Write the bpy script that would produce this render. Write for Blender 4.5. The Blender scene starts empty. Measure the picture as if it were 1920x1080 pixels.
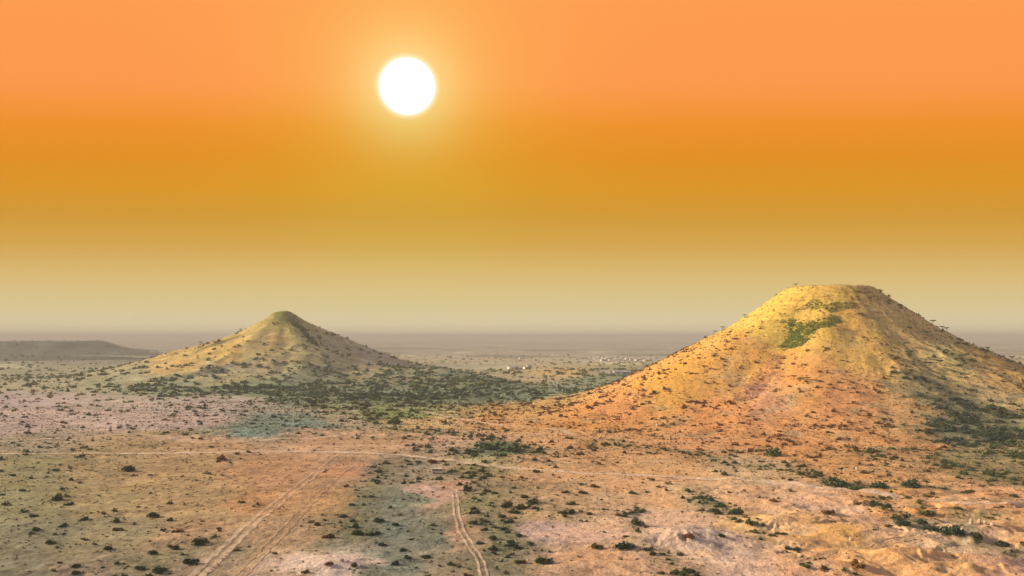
import bpy, math, random
import numpy as np
from mathutils import Vector, Matrix

# ------------------------------------------------------------------ camera, sky, sun, exposure
SC = bpy.context.scene
COL = SC.collection
F_PX = 1507.0            # focal length in pixels of the 1920 wide photograph
PITCH = math.radians(3.5)
CAM_Z = 60.0
cam_d = bpy.data.cameras.new('camera')
cam_d.sensor_width = 36.0
cam_d.lens = 36.0 * F_PX / 1920.0
cam_d.clip_start = 0.5
cam_d.clip_end = 300000.0
cam = bpy.data.objects.new('camera', cam_d)
COL.objects.link(cam)
cam.location = (0, 0, CAM_Z)
cam.rotation_euler = (math.radians(90) + PITCH, 0, 0)
SC.camera = cam

SUN_TH = math.radians(-100)      # where the light on the land comes from (from -Y towards +X)
SUN_EL = math.radians(19)
SUN_DIR = Vector((math.sin(SUN_TH) * math.cos(SUN_EL), -math.cos(SUN_TH) * math.cos(SUN_EL), math.sin(SUN_EL)))
sun_l = bpy.data.lights.new('sun_lamp', 'SUN')
sun_l.energy = 5.0
sun_l.angle = math.radians(0.6)
sun_l.color = (1.0, 0.78, 0.50)
sun_o = bpy.data.objects.new('sun_lamp', sun_l)
COL.objects.link(sun_o)
sun_o.rotation_euler = SUN_DIR.to_track_quat('Z', 'Y').to_euler()
sun_o.location = (0, 0, 500)

SC.view_settings.view_transform = 'Standard'
SC.view_settings.look = 'None'
SC.view_settings.exposure = 0.62
SC.view_settings.gamma = 1.0
SC.view_settings.use_curve_mapping = False
SC.cycles.use_denoising = True
SC.cycles.max_bounces = 4
SC.cycles.diffuse_bounces = 2
SC.cycles.volume_bounces = 0
SC.cycles.transparent_max_bounces = 4


def lin(c):
    c = np.asarray(c, float) / 255.0
    return np.where(c <= 0.04045, c / 12.92, ((c + 0.055) / 1.055) ** 2.4)


def pix_dir(u, v):
    """unit ray of a photograph pixel"""
    x = (u - 960.0) / F_PX
    y = (540.0 - v) / F_PX
    c, s = math.cos(PITCH), math.sin(PITCH)
    d = np.stack([x + 0 * y, c - y * s, s + y * c], -1)
    return d / np.linalg.norm(d, axis=-1, keepdims=True)


SUN_SEEN = pix_dir(np.array(763.5), np.array(162.0))      # the disc the photograph shows
world = bpy.data.worlds.new('World')
SC.world = world
world.use_nodes = True
nt = world.node_tree
nt.nodes.clear()
N = nt.nodes.new
L = nt.links.new
tc = N('ShaderNodeTexCoord')
sep = N('ShaderNodeSeparateXYZ')
L(tc.outputs['Generated'], sep.inputs[0])


def math_node(tree, op, a, b=None, c=None):
    m = tree.nodes.new('ShaderNodeMath')
    m.operation = op
    for i, x in enumerate((a, b, c)):
        if x is None:
            continue
        if isinstance(x, (int, float)):
            m.inputs[i].default_value = x
        else:
            tree.links.new(x, m.inputs[i])
    return m.outputs[0]


hx = math_node(nt, 'MULTIPLY', sep.outputs['X'], sep.outputs['X'])
hy = math_node(nt, 'MULTIPLY', sep.outputs['Y'], sep.outputs['Y'])
hr = math_node(nt, 'SQRT', math_node(nt, 'ADD', math_node(nt, 'MULTIPLY_ADD', hx, 0.12, hy), 0.0004))
el = math_node(nt, 'ARCTAN2', sep.outputs['Z'], hr)
el = math_node(nt, 'MULTIPLY', el, 180 / math.pi)
t = math_node(nt, 'MULTIPLY_ADD', el, 1 / 60.0, 2 / 60.0)     # -2..58 degrees -> 0..1
SKY = [(-2, (205, 190, 160)), (0.0, (240, 224, 182)), (0.7, (234, 218, 174)), (2.4, (224, 202, 144)), (4.2, (222, 189, 116)),
       (6.5, (214, 166, 72)), (8.7, (212, 152, 42)), (10.5, (220, 149, 26)), (12.7, (228, 143, 22)), (14.9, (239, 145, 38)), (16.4, (249, 150, 60)), (17.8, (254, 153, 75)),
       (23.5, (255, 157, 80)), (32, (206, 150, 118)), (42, (158, 150, 150)), (56, (140, 150, 168))]
rp = N('ShaderNodeValToRGB')
L(t, rp.inputs[0])
rp.color_ramp.interpolation = 'EASE' if False else 'LINEAR'
els = rp.color_ramp.elements
for i, (deg, c) in enumerate(SKY):
    e = els[i] if i < 2 else els.new(0.99)
    e.position = (deg + 2) / 60.0
    e.color = (*lin(c), 1)
# away from the sunset the sky turns a cool grey violet
back = math_node(nt, 'MULTIPLY_ADD', sep.outputs['Y'], -1.1, 0.35)
back_n = N('ShaderNodeClamp')
L(back, back_n.inputs[0])
mixb = N('ShaderNodeMix')
mixb.data_type = 'RGBA'
L(back_n.outputs[0], mixb.inputs['Factor'])
L(rp.outputs[0], mixb.inputs['A'])
mixb.inputs['B'].default_value = (*lin((158, 152, 158)), 1)
# glow of the low sun
dp = N('ShaderNodeVectorMath')
dp.operation = 'DOT_PRODUCT'
L(tc.outputs['Generated'], dp.inputs[0])
dp.inputs[1].default_value = tuple(SUN_SEEN)
ang = math_node(nt, 'MULTIPLY', math_node(nt, 'ARCCOSINE', dp.outputs['Value']), 180 / math.pi)


def glow(scale, power):
    q = math_node(nt, 'DIVIDE', ang, scale)
    q = math_node(nt, 'POWER', q, power)
    return math_node(nt, 'EXPONENT', math_node(nt, 'MULTIPLY', q, -1.0))


acc = mixb.outputs['Result']
for g, colr in ((glow(7.2, 1.5), (0.01, 0.17, 0.022)), (glow(3.3, 1.8), (0.02, 0.30, 0.20)), (glow(1.98, 9.0), (0.3, 0.6, 0.8))):
    s = N('ShaderNodeVectorMath')
    s.operation = 'SCALE'
    s.inputs[0].default_value = colr
    L(g, s.inputs['Scale'])
    a = N('ShaderNodeVectorMath')
    a.operation = 'ADD'
    L(acc, a.inputs[0])
    L(s.outputs[0], a.inputs[1])
    acc = a.outputs[0]
bg = N('ShaderNodeBackground')
bg.inputs['Strength'].default_value = 2 ** -0.62
wo = N('ShaderNodeOutputWorld')
L(acc, bg.inputs['Color'])
L(bg.outputs[0], wo.inputs[0])

# ------------------------------------------------------------------ noise
rng = np.random.default_rng(7)
random.seed(7)
_P = np.concatenate([rng.permutation(256)] * 2)
_G = np.stack([np.cos(np.linspace(0, 2 * np.pi, 256, endpoint=False)), np.sin(np.linspace(0, 2 * np.pi, 256, endpoint=False))], -1)


def perlin(x, y):
    xi = np.floor(x).astype(np.int64)
    yi = np.floor(y).astype(np.int64)
    xf, yf = x - xi, y - yi
    xi &= 255
    yi &= 255
    u = xf * xf * xf * (xf * (xf * 6 - 15) + 10)
    v = yf * yf * yf * (yf * (yf * 6 - 15) + 10)

    def g(a, b, dx, dy):
        q = _G[_P[_P[(a & 255)] + (b & 255)]]
        return q[..., 0] * dx + q[..., 1] * dy
    n00 = g(xi, yi, xf, yf)
    n10 = g(xi + 1, yi, xf - 1, yf)
    n01 = g(xi, yi + 1, xf, yf - 1)
    n11 = g(xi + 1, yi + 1, xf - 1, yf - 1)
    return ((n00 * (1 - u) + n10 * u) * (1 - v) + (n01 * (1 - u) + n11 * u) * v) * 1.5


def fbm(x, y, oct=4, gain=0.5):
    s = 0
    a = 1.0
    t = 0
    for i in range(oct):
        s = s + a * perlin(x * 2 ** i + 17.3 * i, y * 2 ** i - 9.1 * i)
        t += a
        a *= gain
    return s / t


def sstep(a, b, x):
    q = np.clip((x - a) / (b - a), 0, 1)
    return q * q * (3 - 2 * q)


# ------------------------------------------------------------------ shape of the land
HA = (276.0, 700.0)         # flat-topped hill
HB = (-340.0, 1200.0)       # pointed hill
A_L = ([0, 30, 36, 58, 84, 119, 165, 190, 212, 235, 270, 320], [103.9, 103.7, 102.6, 86.5, 68, 51.6, 28.4, 17, 9.5, 4.0, 1.2, 0])
A_R = ([0, 31, 36, 55, 81, 100, 122, 143, 176, 212, 265, 340], [103.9, 103.7, 102.6, 88.0, 67, 55, 43.4, 33, 19, 9.5, 2.5, 0])
B_L = ([0, 13, 34, 66, 106, 146, 185, 225, 265, 310, 370], [99, 97.5, 84, 65.6, 51, 40, 28, 16.4, 8, 3, 0])
B_R = ([0, 9, 29, 69, 105, 133, 181, 212, 252, 300, 360], [99, 98, 85, 65.6, 51, 39, 22, 13, 7, 3, 0])


def flat_at(u, v):
    """where a photograph pixel meets the level of the plain"""
    d = pix_dir(np.array(float(u)), np.array(float(v)))
    k = CAM_Z / -d[2]
    return d[0] * k, d[1] * k


# eroded mounds on the near plain: pixel, half widths in metres, height
MOUNDS = [(1275, 1012, 17, 13, 6.5), (1460, 985, 9, 9, 4.0), (1500, 1022, 8, 6, 3.0), (1590, 1000, 26, 11, 3.2), (1690, 1052, 14, 7, 4.0),
          (1560, 1068, 12, 6, 2.6), (1790, 1075, 12, 6, 3.6), (1885, 1010, 16, 9, 3.5), (610, 1062, 13, 8, 2.4), (1150, 1062, 18, 6, 1.8),
          (1030, 1012, 14, 7, 1.2), (520, 812, 60, 26, 5.5), (960, 862, 26, 14, 3.5), (1450, 1062, 14, 7, 1.6), (1390, 1015, 14, 8, 1.8),
          (340, 1015, 12, 7, 1.0), (900, 905, 20, 12, 1.5), (1100, 965, 20, 10, 1.4)]
MOUNDS = [(*flat_at(u, v), a, b, h * 0.62) for u, v, a, b, h in MOUNDS]


def _only(m, f, x, y, *more):
    """f evaluated only where m holds, nothing elsewhere"""
    out = np.zeros(x.shape)
    if m.any():
        out[m] = f(x[m], y[m], *more)
    return out


def hill_a(x, y, fine):
    dx, dy = x - HA[0], y - HA[1]
    r = np.hypot(dx, dy) + 1e-6
    ph = np.arctan2(dy, dx)
    k = sstep(25, 70, r) * (1 - sstep(230, 330, r))
    cx, cy = dx / r, dy / r
    warp = 1 + 0.10 * fbm(cx * 1.6 + 5 + r / 900, cy * 1.6 + 2, 2) * sstep(30, 110, r)
    re = r * warp
    w = 0.5 + 0.5 * cx * 0.93 - 0.5 * cy * 0.37
    za = np.interp(re, *A_L) * (1 - w) + np.interp(re, *A_R) * w

    def lobe(a0, width):
        q = np.angle(np.exp(1j * (ph - a0)))
        return np.exp(-(q / width) ** 2)
    za = za - 6.0 * lobe(math.atan2(-140, -118), 0.19) * sstep(48, 95, r) * (1 - sstep(150, 215, r))
    za = za + 2.5 * lobe(math.atan2(-140, -62), 0.22) * sstep(50, 90, r) * (1 - sstep(190, 280, r))
    za = za - 1.5 * lobe(math.atan2(-140, 28), 0.28) * sstep(75, 130, r) * (1 - sstep(200, 290, r))
    za = za + 3.0 * lobe(math.atan2(-125, 105), 0.28) * sstep(90, 150, r) * (1 - sstep(220, 310, r))
    za = za + 2.5 * lobe(math.atan2(-75, -150), 0.16) * sstep(90, 140, r) * (1 - sstep(190, 290, r))
    wob = fbm(x / 70, y / 70, 3)
    rill = 1 - np.abs(perlin(ph * 5.0 + 1.3 * wob, r / 120 + 4)) * 2
    rill2 = 1 - np.abs(perlin(ph * 15.0 + 2.5 * wob, r / 60 + 14)) * 2
    amp = 0.25 + 0.9 * sstep(-0.2, 0.4, fbm(x / 90 + 3, y / 90, 2))
    za = za + k * amp * (0.9 * (rill - 0.5) + 0.28 * (rill2 - 0.5)) + k * 1.6 * fbm(x / 32 + 9, y / 32, 3)
    if fine:
        st = za / 4.3 + 0.5 * fbm(x / 45, y / 45, 2)
        za = za + sstep(62, 78, za) * (1 - sstep(100, 102, za)) * 0.5 * (np.abs(((st % 1) - 0.5) * 2) ** 0.6 - 0.6)
        za = za + sstep(98, 102, za) * 0.6 * fbm(x / 7, y / 7, 2)
    return za


def hill_b(x, y):
    dx, dy = x - HB[0], y - HB[1]
    r = np.hypot(dx, dy) + 1e-6
    ph = np.arctan2(dy, dx)
    cx, cy = dx / r, dy / r
    warp = 1 + 0.08 * fbm(cx * 1.5 + 15 + r / 800, cy * 1.5 + 7, 2) * sstep(20, 110, r)
    re = r * warp
    w = 0.5 + 0.5 * cx
    zb = np.interp(re, *B_L) * (1 - w) + np.interp(re, *B_R) * w
    k = sstep(25, 90, r) * (1 - sstep(240, 340, r))
    wob = fbm(x / 90, y / 90, 3)
    rill = 1 - np.abs(perlin(ph * 3.2 + 0.9 * wob + 31, r / 240 + 9)) * 2
    zb = zb + k * (2.4 * (rill - 0.5) + 3.0 * fbm(x / 60 + 4, y / 60, 3))
    return zb - 4 * np.exp(-(np.angle(np.exp(1j * (ph - math.atan2(-60, 75)))) / 0.2) ** 2) * sstep(15, 40, r) * (1 - sstep(110, 200, r))


def mesa(x, y):
    mx = x + 0.50 * (y - 2560) + 30 * fbm(y / 260, x / 260 + 3, 3)
    edge = np.interp(mx, [-2600, -1312, -1296, -1245, -1190, -1100, -980], [45, 45, 42, 25, 11, 3, 0])
    yy = y + 60 * fbm(x / 300 + 2, y / 600, 3)
    front = np.interp(yy, [2350, 2440, 2520, 2560, 3400, 3700], [0, 9, 26, 45, 45, 0])
    m = np.minimum(edge, front)
    shelf = np.interp(x + 25 * fbm(y / 200 + 1, x / 200, 2), [-2400, -1500, -1150, -1000, -840], [9, 10, 13, 11, 0]) * np.exp(-((yy - 2050) / 150) ** 2)
    return m + 0.7 * m / 45 * fbm(x / 90, y / 400, 2) + shelf


def crest(x, y):
    wx = x + 9 * fbm(x / 26 + 4, y / 26, 2)
    wy = y + 9 * fbm(x / 26, y / 26 + 9, 2)
    return np.clip(1 - np.abs(fbm(wx / 34 + 2, wy / 20 + 6, 3)) * 3.4, -0.6, 1)


def bank(x, y):
    return fbm(x / 46 + 20 + 0.25 * fbm(x / 9, y / 9, 2), y / 26 + 2, 3)


def scarp(x, y):
    b = bank(x, y)
    return sstep(-0.02, 0.05, b) + 0.8 * sstep(0.22, 0.28, b)


def badland(x, y):
    d = np.hypot(x, y)
    bad = sstep(30, 120, x) * (1 - sstep(300, 420, d)) * sstep(150, 200, d)
    return bad * (1.2 * crest(x, y) - 0.6 + 0.75 * scarp(x, y))


def height(x, y, fine=True):
    x = np.asarray(x, float)
    y = np.asarray(y, float)
    sh = x.shape
    x = x.ravel()
    y = y.ravel()
    d = np.hypot(x, y)
    z = 0.9 * fbm(x / 140, y / 140, 2 if not fine else 3) * sstep(80, 300, d)
    z = z + _only(d > 900, lambda a, b: 4.0 * fbm(a / 900 + 3, b / 900, 2) * sstep(900, 2500, np.hypot(a, b)), x, y)
    z = z + _only(d > 3500, lambda a, b: 14 * np.maximum(fbm(a / 4200 + 8, b / 2600, 2), 0) * sstep(3500, 9000, np.hypot(a, b)), x, y)
    z = z - 16 * sstep(1500, 3200, d) * sstep(-1200, -300, x)
    za = _only(np.hypot(x - HA[0], y - HA[1]) < 380, hill_a, x, y, fine)
    z = z * (1 - sstep(20, 90, za) * 0.7) + za
    z = z + _only(np.hypot(x - HB[0], y - HB[1]) < 400, hill_b, x, y)
    # low scrub ridge running off the pointed hill
    ax, ay, bx, by = -90.0, 1060.0, 30.0, 790.0
    tt = np.clip(((x - ax) * (bx - ax) + (y - ay) * (by - ay)) / ((bx - ax) ** 2 + (by - ay) ** 2), 0, 1)
    dd = np.hypot(x - ax - tt * (bx - ax), y - ay - tt * (by - ay))
    z = z + (13.5 - 10.5 * tt) * np.exp(-(dd / (75 - 25 * tt)) ** 2)
    z = z + _only((y > 1500) & (y < 3900) & (x < -600) & (x > -5000), mesa, x, y)
    for (mx0, my0, a, b, h) in MOUNDS:
        m = (np.abs(x - mx0) < 2.2 * a) & (np.abs(y - my0) < 2.2 * b)
        if not m.any():
            continue

        def one(X, Y):
            q = np.hypot((X - mx0) / a, (Y - my0) / b)
            an = np.arctan2((Y - my0) / b, (X - mx0) / a)
            w = fbm(X / 8, Y / 8, 3)
            ril = np.abs(perlin(an * 2.6 + mx0 + 0.8 * w, q * 1.3 + my0 + 0.8 * w))
            bump = np.exp(-(q * (1 + 0.5 * fbm(X / 12 + mx0, Y / 12, 2))) ** 2 * 1.4)
            return h * bump * (1 - 0.55 * ril * sstep(0.15, 0.8, q)) * (1 - sstep(1.7, 2.2, q))
        z = z + _only(m, one, x, y)
    z = z + _only((x > 25) & (d < 430) & (y > 0), badland, x, y)
    if fine:
        z = z + (1 - 0.5 * sstep(1500, 4000, d)) * 0.55 * fbm(x / 14, y / 14, 3)
        z = z + _only(d < 1100, lambda a, b: 0.2 * fbm(a / 3.1, b / 3.1, 2) * (1 - sstep(800, 1100, np.hypot(a, b))), x, y)
    return z.reshape(sh)


_T = np.concatenate([np.arange(120, 900, 1.2), np.arange(900, 1700, 3.0), np.geomspace(1700, 30000, 500)])


def hit(u, v):
    """where the sight lines of photograph pixels meet the land: arrays x, y"""
    u = np.atleast_1d(np.asarray(u, float))
    v = np.atleast_1d(np.asarray(v, float))
    d = pix_dir(u, v)
    X = d[:, 0:1] * _T
    Y = d[:, 1:2] * _T
    Z = CAM_Z + d[:, 2:3] * _T
    below = Z < height(X, Y, False)
    k = np.where(below.any(1), below.argmax(1), len(_T) - 1)
    k0 = np.maximum(k - 1, 0)
    i = np.arange(len(u))
    f0 = Z[i, k0] - height(X[i, k0], Y[i, k0], False)
    f1 = Z[i, k] - height(X[i, k], Y[i, k], False)
    w = np.clip(f0 / (f0 - f1 + 1e-9), 0, 1)
    tt = _T[k0] * (1 - w) + _T[k] * w
    return d[:, 0] * tt, d[:, 1] * tt


def skyline(u):
    """the farthest visible crest above pixel column u, up to 1500 m"""
    tt = _T[_T < 1500]
    x = (u - 960) / F_PX
    X, Y = x * tt, tt
    e = (height(X, Y) - CAM_Z) / tt
    k = int(np.argmax(e))
    return float(X[k]), float(Y[k])


def project(x, y, z):
    c, s = math.cos(PITCH), math.sin(PITCH)
    zz = z - CAM_Z
    fy = y * c + zz * s
    up = -y * s + zz * c
    return 960 + F_PX * x / fy, 540 - F_PX * up / fy


# ------------------------------------------------------------------ soils and how densely scrub grows on them
# pixel, colour the soil reads as (pointed hill's right skirt darkened to paint in its shade), shrubs per 1000 m2, shrub width m, tone (0 blue green .. 1 red brown)
Z = '''
40 1065 126 114 88 5 2.2 .2|150 1062 144 122 96 5 2 .3|300 1062 136 118 88 6 2.2 .2|420 1060 150 124 96 5 2 .4|540 1070 168 138 110 3 1.8 .5|610 1050 208 176 148 1 1.6 .6|750 1060 120 115 95 7 2 .1|850 1062 152 128 102 5 2 .5|960 1065 142 124 98 6 2 .4|1040 1070 188 146 112 3 2.2 .4|1150 1070 205 156 116 2 2 .5|1250 1066 188 146 112 6 2.2 .3|1400 1065 186 150 124 3 1.8 .5|1540 1065 206 154 116 3 2 .5|1650 1070 218 162 112 2 2 .6|1750 1062 214 162 114 2 2 .6|1850 1065 186 142 112 4 2.2 .5|1910 1065 165 128 106 4 2 .4
60 1000 132 120 92 4 2.2 .25|200 1000 146 126 92 4 2.2 .3|350 1005 164 130 96 6 2 .3|480 1000 176 138 102 3 2 .6|570 1000 166 132 98 3 2 .5|660 1005 122 114 88 6 2.4 .2|740 1000 120 117 98 5 2.2 .05|800 1000 124 118 96 4 2 .2|845 1000 176 138 108 3 2 .6|930 1005 130 118 88 14 2.4 .25|1030 1000 190 152 132 3 2 .4|1120 1000 202 158 122 3 2 .4|1240 985 200 162 132 2 1.8 .5|1350 1010 190 156 128 2 1.8 .5|1450 990 216 168 116 2 2 .6|1550 1000 224 168 106 1.5 2 .7|1640 1000 196 152 114 2 2 .5|1750 990 172 142 110 7 2.4 .2|1850 1000 152 128 100 6 2.4 .2|1912 990 204 152 104 2 2 .7
60 940 142 128 92 5 2.2 .25|200 940 158 132 92 4 2 .4|350 940 166 134 94 4 2 .45|500 940 182 134 92 2.5 2 .6|620 940 182 138 96 2 2 .6|700 940 122 114 92 5 2.2 .15|760 935 126 120 97 6 2.2 .1|835 925 192 148 122 2 2 .6|900 940 150 132 92 14 2.6 .3|1000 950 190 148 108 8 2.6 .35|1100 940 190 148 108 8 2.6 .4|1250 940 220 168 120 2 2 .6|1330 945 160 138 104 10 2.4 .25|1400 940 206 158 118 3 2 .5|1550 945 204 158 122 2 2 .6|1700 945 204 146 98 10 2.4 .45|1850 935 200 146 104 8 2.6 .5
60 880 144 128 90 6 2.4 .25|200 880 158 128 90 6 2.4 .3|350 880 166 132 92 4 2.2 .5|500 880 180 134 96 2.5 2 .7|640 880 184 136 100 1.5 2 .7|740 880 142 122 98 7 2.4 .25|820 885 164 138 108 8 2.6 .4|900 880 162 138 94 12 2.8 .35|1000 880 196 148 104 8 2.6 .5|1100 880 206 154 108 5 2.4 .6|1250 880 212 158 108 5 2.4 .6|1400 880 190 152 112 8 2.8 .3|1600 880 200 144 94 14 2.8 .55|1750 890 186 138 94 14 3 .4|1880 890 150 122 84 22 3 .3
60 830 158 134 106 6 3 .3|250 830 166 134 94 4 2.6 .35|400 830 186 144 104 3 2.4 .5|600 828 188 144 108 2 2.2 .7|700 830 186 144 106 3 2.2 .6|850 830 182 144 112 12 3 .35|940 840 110 118 84 26 3.4 .15|1000 830 214 158 108 6 2.6 .6|1150 830 206 150 100 10 2.8 .5|1300 830 206 146 98 9 2.8 .6|1500 835 214 148 94 12 2.8 .7|1700 840 200 142 92 14 2.8 .6|1850 850 150 124 84 24 3.2 .3
60 790 178 150 130 3 3.6 .6|200 790 186 156 134 3 3.6 .5|350 790 178 148 128 4 3.4 .5|520 792 124 126 106 7 3.2 .1|470 802 122 124 104 6 3 .1|570 796 122 124 104 7 3 .1|650 790 166 142 112 10 3.4 .4|800 790 196 158 108 9 3.2 .5|950 790 212 154 98 7 3 .8|1100 795 216 150 88 8 3 .8|740 778 140 144 86 22 4 .3
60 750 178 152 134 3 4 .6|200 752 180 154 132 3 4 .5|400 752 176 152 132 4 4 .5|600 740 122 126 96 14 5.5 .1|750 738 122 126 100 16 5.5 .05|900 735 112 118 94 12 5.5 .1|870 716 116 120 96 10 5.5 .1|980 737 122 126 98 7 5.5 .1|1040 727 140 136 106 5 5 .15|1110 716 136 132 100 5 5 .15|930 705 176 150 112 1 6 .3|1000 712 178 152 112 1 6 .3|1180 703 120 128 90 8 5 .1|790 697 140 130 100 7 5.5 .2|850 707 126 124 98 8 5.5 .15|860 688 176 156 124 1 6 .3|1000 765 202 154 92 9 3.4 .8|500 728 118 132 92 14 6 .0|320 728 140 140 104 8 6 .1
60 710 156 142 112 4 6 .3|200 712 158 144 108 4 6 .3|60 690 146 138 106 4 7 .3|200 690 150 138 106 4 7 .3
700 665 176 152 118 1.0 8 .3|950 700 166 146 110 1.5 8 .3|1050 700 200 160 106 1.2 8 .5|1160 700 150 134 98 2.5 8 .2|900 670 176 152 118 1 8 .3|1100 670 178 156 124 1 8 .4|950 650 178 156 128 .8 9 .3|1250 660 172 150 122 1 9 .3|350 650 176 154 128 .6 9 .3|960 640 180 158 134 .2 9 .3|100 655 140 128 104 1.5 8 .2|100 675 140 130 104 3 7 .2
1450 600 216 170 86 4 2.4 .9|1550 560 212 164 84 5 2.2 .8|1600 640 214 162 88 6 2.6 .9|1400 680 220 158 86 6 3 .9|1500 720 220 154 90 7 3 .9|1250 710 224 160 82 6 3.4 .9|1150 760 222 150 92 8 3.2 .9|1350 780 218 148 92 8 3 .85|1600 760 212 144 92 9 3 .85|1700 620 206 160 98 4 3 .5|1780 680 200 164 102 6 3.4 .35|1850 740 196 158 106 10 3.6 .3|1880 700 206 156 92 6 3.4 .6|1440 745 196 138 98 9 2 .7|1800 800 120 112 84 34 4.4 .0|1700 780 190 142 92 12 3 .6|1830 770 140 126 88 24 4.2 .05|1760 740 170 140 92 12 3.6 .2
530 600 176 150 86 5 4 .4|500 640 188 152 98 4 4.5 .5|560 660 180 156 102 6 5 .3|420 660 202 162 94 4 4.5 .5|350 678 200 160 98 4 5 .5|480 690 164 142 104 7 5.5 .3|620 670 178 154 106 6 5.5 .3|700 690 158 140 102 9 5.5 .2|600 705 146 140 106 11 5.5 .15|400 700 168 148 108 7 5.5 .2'''
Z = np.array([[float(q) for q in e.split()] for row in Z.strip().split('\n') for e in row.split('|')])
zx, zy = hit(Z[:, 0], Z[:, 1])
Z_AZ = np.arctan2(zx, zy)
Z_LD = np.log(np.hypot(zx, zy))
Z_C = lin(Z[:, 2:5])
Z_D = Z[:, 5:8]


ZG_A = np.linspace(-0.80, 0.80, 330)
ZG_L = np.linspace(math.log(185), math.log(9000), 330)


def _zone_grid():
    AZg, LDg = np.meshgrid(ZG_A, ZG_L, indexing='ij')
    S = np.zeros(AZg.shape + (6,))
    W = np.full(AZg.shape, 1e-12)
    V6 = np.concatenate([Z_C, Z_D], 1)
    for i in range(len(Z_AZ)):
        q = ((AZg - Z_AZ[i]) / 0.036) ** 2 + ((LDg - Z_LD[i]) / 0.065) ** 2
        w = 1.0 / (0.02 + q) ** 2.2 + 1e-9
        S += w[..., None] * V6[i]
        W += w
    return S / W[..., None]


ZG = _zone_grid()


def zone(x, y):
    """soil colour (linear), then shrub density, width and tone at a place"""
    x = x.ravel()
    y = y.ravel()
    w1 = fbm(x / 28, y / 28, 3)
    w2 = fbm(x / 30 + 40, y / 30, 3)
    d0 = np.hypot(x, y)
    am = 0.5 + d0 / 600
    jx = x + 11 * w1 * am
    jy = y + 20 * w2 * am
    a = (np.arctan2(jx, jy) - ZG_A[0]) / (ZG_A[1] - ZG_A[0])
    l = (np.log(np.hypot(jx, jy) + 1e-3) - ZG_L[0]) / (ZG_L[1] - ZG_L[0])
    a = np.clip(a, 0, len(ZG_A) - 1.001)
    l = np.clip(l, 0, len(ZG_L) - 1.001)
    ai, li = a.astype(int), l.astype(int)
    fa, fl = (a - ai)[:, None], (l - li)[:, None]
    r = (ZG[ai, li] * (1 - fa) + ZG[ai + 1, li] * fa) * (1 - fl) + (ZG[ai, li + 1] * (1 - fa) + ZG[ai + 1, li + 1] * fa) * fl
    return r[:, :3], r[:, 3:]


# hill clip areas read from the photograph, then laid on the real slope
def poly(pts):
    p = np.array(pts, float)
    X, Y = hit(p[:, 0], p[:, 1])
    return np.stack([X, Y], -1)


def inside(P, x, y):
    r = np.zeros(x.shape, bool)
    for i in range(len(P)):
        (x0, y0), (x1, y1) = P[i - 1], P[i]
        c = ((y0 > y) != (y1 > y)) & (x < (x1 - x0) * (y - y0) / (y1 - y0 + 1e-12) + x0)
        r ^= c
    return r


RAVINE = poly([(1466, 606), (1480, 599), (1500, 606), (1535, 604), (1572, 594), (1574, 600), (1558, 612), (1528, 616), (1520, 632), (1505, 646), (1484, 652), (1468, 654), (1462, 648), (1474, 640), (1482, 622), (1478, 612)])
CAPS = poly([(1494, 582), (1512, 568), (1530, 562), (1548, 572), (1572, 566), (1606, 570), (1612, 580), (1582, 580), (1560, 588), (1545, 578), (1512, 580)])
SCREE = poly([(1452, 660), (1474, 664), (1464, 690), (1440, 722), (1412, 750), (1376, 752), (1388, 735), (1402, 715), (1425, 690)])
BCAP = poly([(508, 590), (520, 584), (545, 586), (560, 600), (566, 606), (548, 604), (530, 602), (515, 600)])
BRAV = poly([(544, 603), (560, 606), (574, 618), (584, 634), (600, 650), (588, 648), (574, 634), (562, 618), (548, 610)])

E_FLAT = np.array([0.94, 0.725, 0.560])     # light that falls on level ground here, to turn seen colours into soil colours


BELTS = [([(875, 885), (900, 930), (935, 975), (930, 1020), (925, 1065)], 11, 42, 2.5, .18), ([(990, 935), (1050, 955), (1090, 965)], 7, 40, 2.4, .25),
         ([(1628, 930), (1690, 972), (1760, 996), (1830, 1012), (1905, 1034)], 3.6, 150, 2.6, .1), ([(1318, 930), (1370, 962), (1412, 984), (1440, 1000)], 3.4, 110, 2.4, .12),
         ([(1190, 955), (1196, 985), (1180, 1020)], 2.6, 90, 2.2, .15), ([(1395, 872), (1480, 880), (1560, 903), (1620, 912), (1700, 908), (1775, 920)], 6.5, 60, 2.8, .2),
         ([(868, 848), (930, 836), (1005, 846)], 11, 62, 3.0, .12), ([(1745, 715), (1785, 765), (1840, 795), (1885, 825)], 15, 26, 4.2, .0), ([(1790, 790), (1850, 812), (1800, 830)], 14, 34, 4.2, .0),
         ([(280, 730), (430, 735), (560, 728), (700, 745), (800, 742), (890, 740)], 34, 12, 6.0, .08), ([(700, 715), (820, 712), (930, 728)], 50, 12, 6.0, .12),
         ([(745, 868), (700, 895), (668, 950), (655, 1000)], 6, 26, 2.2, .05), ([(1225, 1030), (1262, 1052), (1296, 1076)], 3, 80, 2.2, .2), ([(335, 1030), (400, 1012), (445, 1030)], 5, 50, 2.2, .05),
         ([(1425, 1005), (1480, 1028), (1530, 1062), (1600, 1075)], 2.6, 80, 2.0, .15), ([(760, 805), (860, 815), (960, 828)], 9, 30, 3.0, .3), ([(1120, 832), (1200, 838), (1280, 848), (1360, 862)], 9, 30, 2.6, .3),
         ([(1640, 850), (1740, 850), (1830, 880), (1900, 900)], 16, 22, 3.0, .25), ([(600, 812), (680, 822), (780, 822)], 7, 18, 2.8, .3), ([(1730, 950), (1800, 965), (1880, 972)], 6, 24, 2.4, .4)]
BXY = {}
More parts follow.
